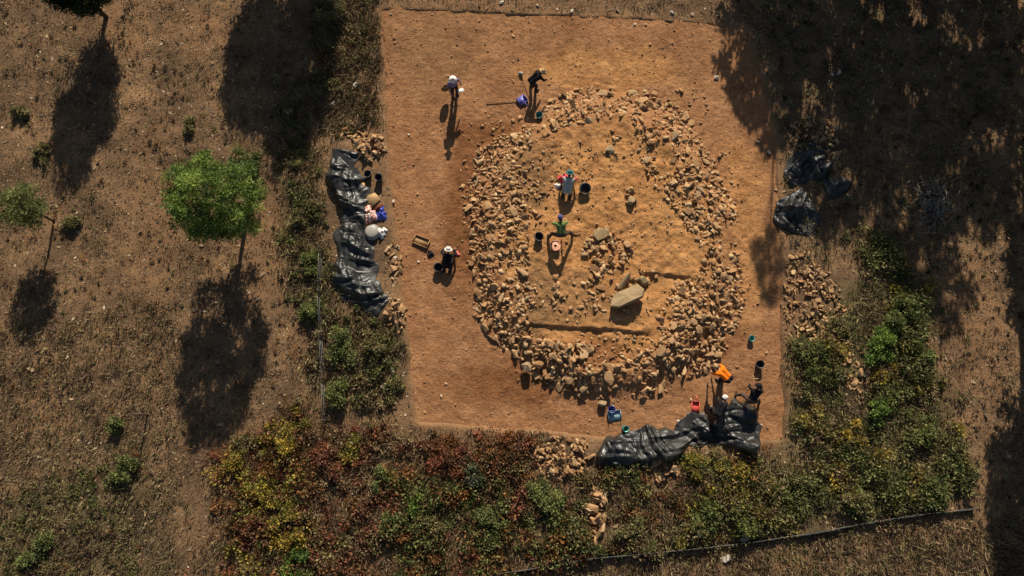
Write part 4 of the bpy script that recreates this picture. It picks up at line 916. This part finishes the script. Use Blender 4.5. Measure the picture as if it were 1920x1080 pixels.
SHOE = plain('shoe', (.030, .022, .018), .7, .3)
NAVY = cloth('dark_trousers', (.020, .018, .020)); BLK = cloth('black_shirt', (.014, .013, .014)); MAUVE = cloth('mauve_shirt', (.17, .15, .30)); GRN = cloth('green_shirt', (.16, .22, .065)); GRY = cloth('grey_vest', (.40, .41, .36))
RED = cloth('red_shirt', (.52, .07, .085)); ORG = cloth('orange_shirt', (.95, .20, .010)); BRN = cloth('brown_trousers', (.085, .055, .042)); TANH = cloth('tan_hat', (.42, .28, .14)); TEALH = cloth('teal_hat', (.06, .17, .17)); BLUEH = cloth('blue_hat', (.10, .10, .26))
HATW = cloth('white_hat', (.80, .72, .64)); WHT = cloth('white_shirt', (.78, .70, .58)); GREYS = cloth('light_shoe', (.45, .43, .42))
person(853, 177, 'stand', math.radians(-150), 'person standing upright in mauve top and pale hat, holding a white sheet', MAUVE, NAVY, 'brim', HATW)
person(1000, 166, 'stoop', math.radians(-60), 'person in black with tan hat stooping over a shovel at the top of the ring', BLK, NAVY, 'brim', TANH, SKIN2, long_sleeve=True)
person(1063, 356, 'kneel', math.radians(-8), 'person kneeling in grey vest, red sleeves and teal hat inside the ring', RED, BRN, 'brim', TEALH, SKIN2, vest=GRY, size=1.18)
person(1050, 444, 'wide', math.radians(6), 'person in green shirt bending with legs wide apart inside the ring', GRN, BRN, 'cap', BLUEH, size=1.14)
person(840, 495, 'kneel', math.radians(-8), 'person in black with white hat crouching on the left of the dig', BLK, NAVY, 'brim', HATW, SKIN2, long_sleeve=True)
bucket(822, 503, .21, .30, BLACKP, 'black bucket beside the person in black crouching on the left')
bundle(807, 476, (.16, .16, .12), BLK, 'small black bag on the ground left of the crouching person in black', 21, 'bag', 'bag')
bundle(856, 476, (.16, .12, .10), cloth('pink_cloth', (.60, .16, .13)), 'pinkish red cloth right of the white hat of the crouching person', 22)
person(1350, 708, 'bend', math.radians(48), 'person in bright orange shirt bending over at the lower right of the ring', ORG, NAVY, 'cap', TANH, size=1.16)
person(1338, 770, 'bend', math.radians(-25), 'person in dark clothes and white cap bending down to the plastic sheet', BLK, NAVY, 'cap', HATW, SKIN2, shoe=GREYS, long_sleeve=True)
person(1400, 748, 'wide', math.radians(-20), 'person in black stooping with legs apart above the pulled up sheet', BLK, BRN, 'brim', BLK, SKIN2, long_sleeve=True)
# things held
def carried_bag():
    p = S(853, 177); e = empty('shoulder_bag', p + Vector((-.42, .05, .0)), .3, 'tan cloth bag hanging beside the standing person in mauve', 'bag'); zc = .62
    V, F = lathe([(0, -.24), (.16, -.23), (.22, -.12), (.23, .02), (.19, .16), (.12, .22), (.11, .20)], 18); V[:, 1] *= .45; V[:, 2] += zc
    put('body', (V, F), cloth('tan_bag', (.22, .13, .06)), e, True); put('strap', tube([(-.08, 0, zc + .2), (-.02, .0, zc + .36), (.10, 0, zc + .28), (.10, 0, zc + .18)], [.012] * 4, 6), TANH, e, True)
carried_bag()
p = S(853, 177); bx = put('paper_sheet', box(.30, .21, .012), WHITE, None); bx.location = p + Vector((.36, -.28, 1.06)); bx.rotation_euler = (-.2, .1, .5); tag(bx, 'white sheet of paper held out by the standing person in mauve', 'paper')
def shovel():
    p = S(1000, 166); e = empty('shovel', p + Vector((-.05, .42, .0)), 0, 'long handled shovel held by the stooping person in black', 'shovel')
    put('handle', tube([(.35, -.25, .95), (-.1, .05, .55), (-.5, .3, .15)], [.018] * 3, 8), WOOD, e, True)
    put('blade', tube([(-.46, .275, .18), (-.58, .355, .08), (-.72, .44, .0)], [.03, .10, .02], 8), STEEL, e, True)
shovel()
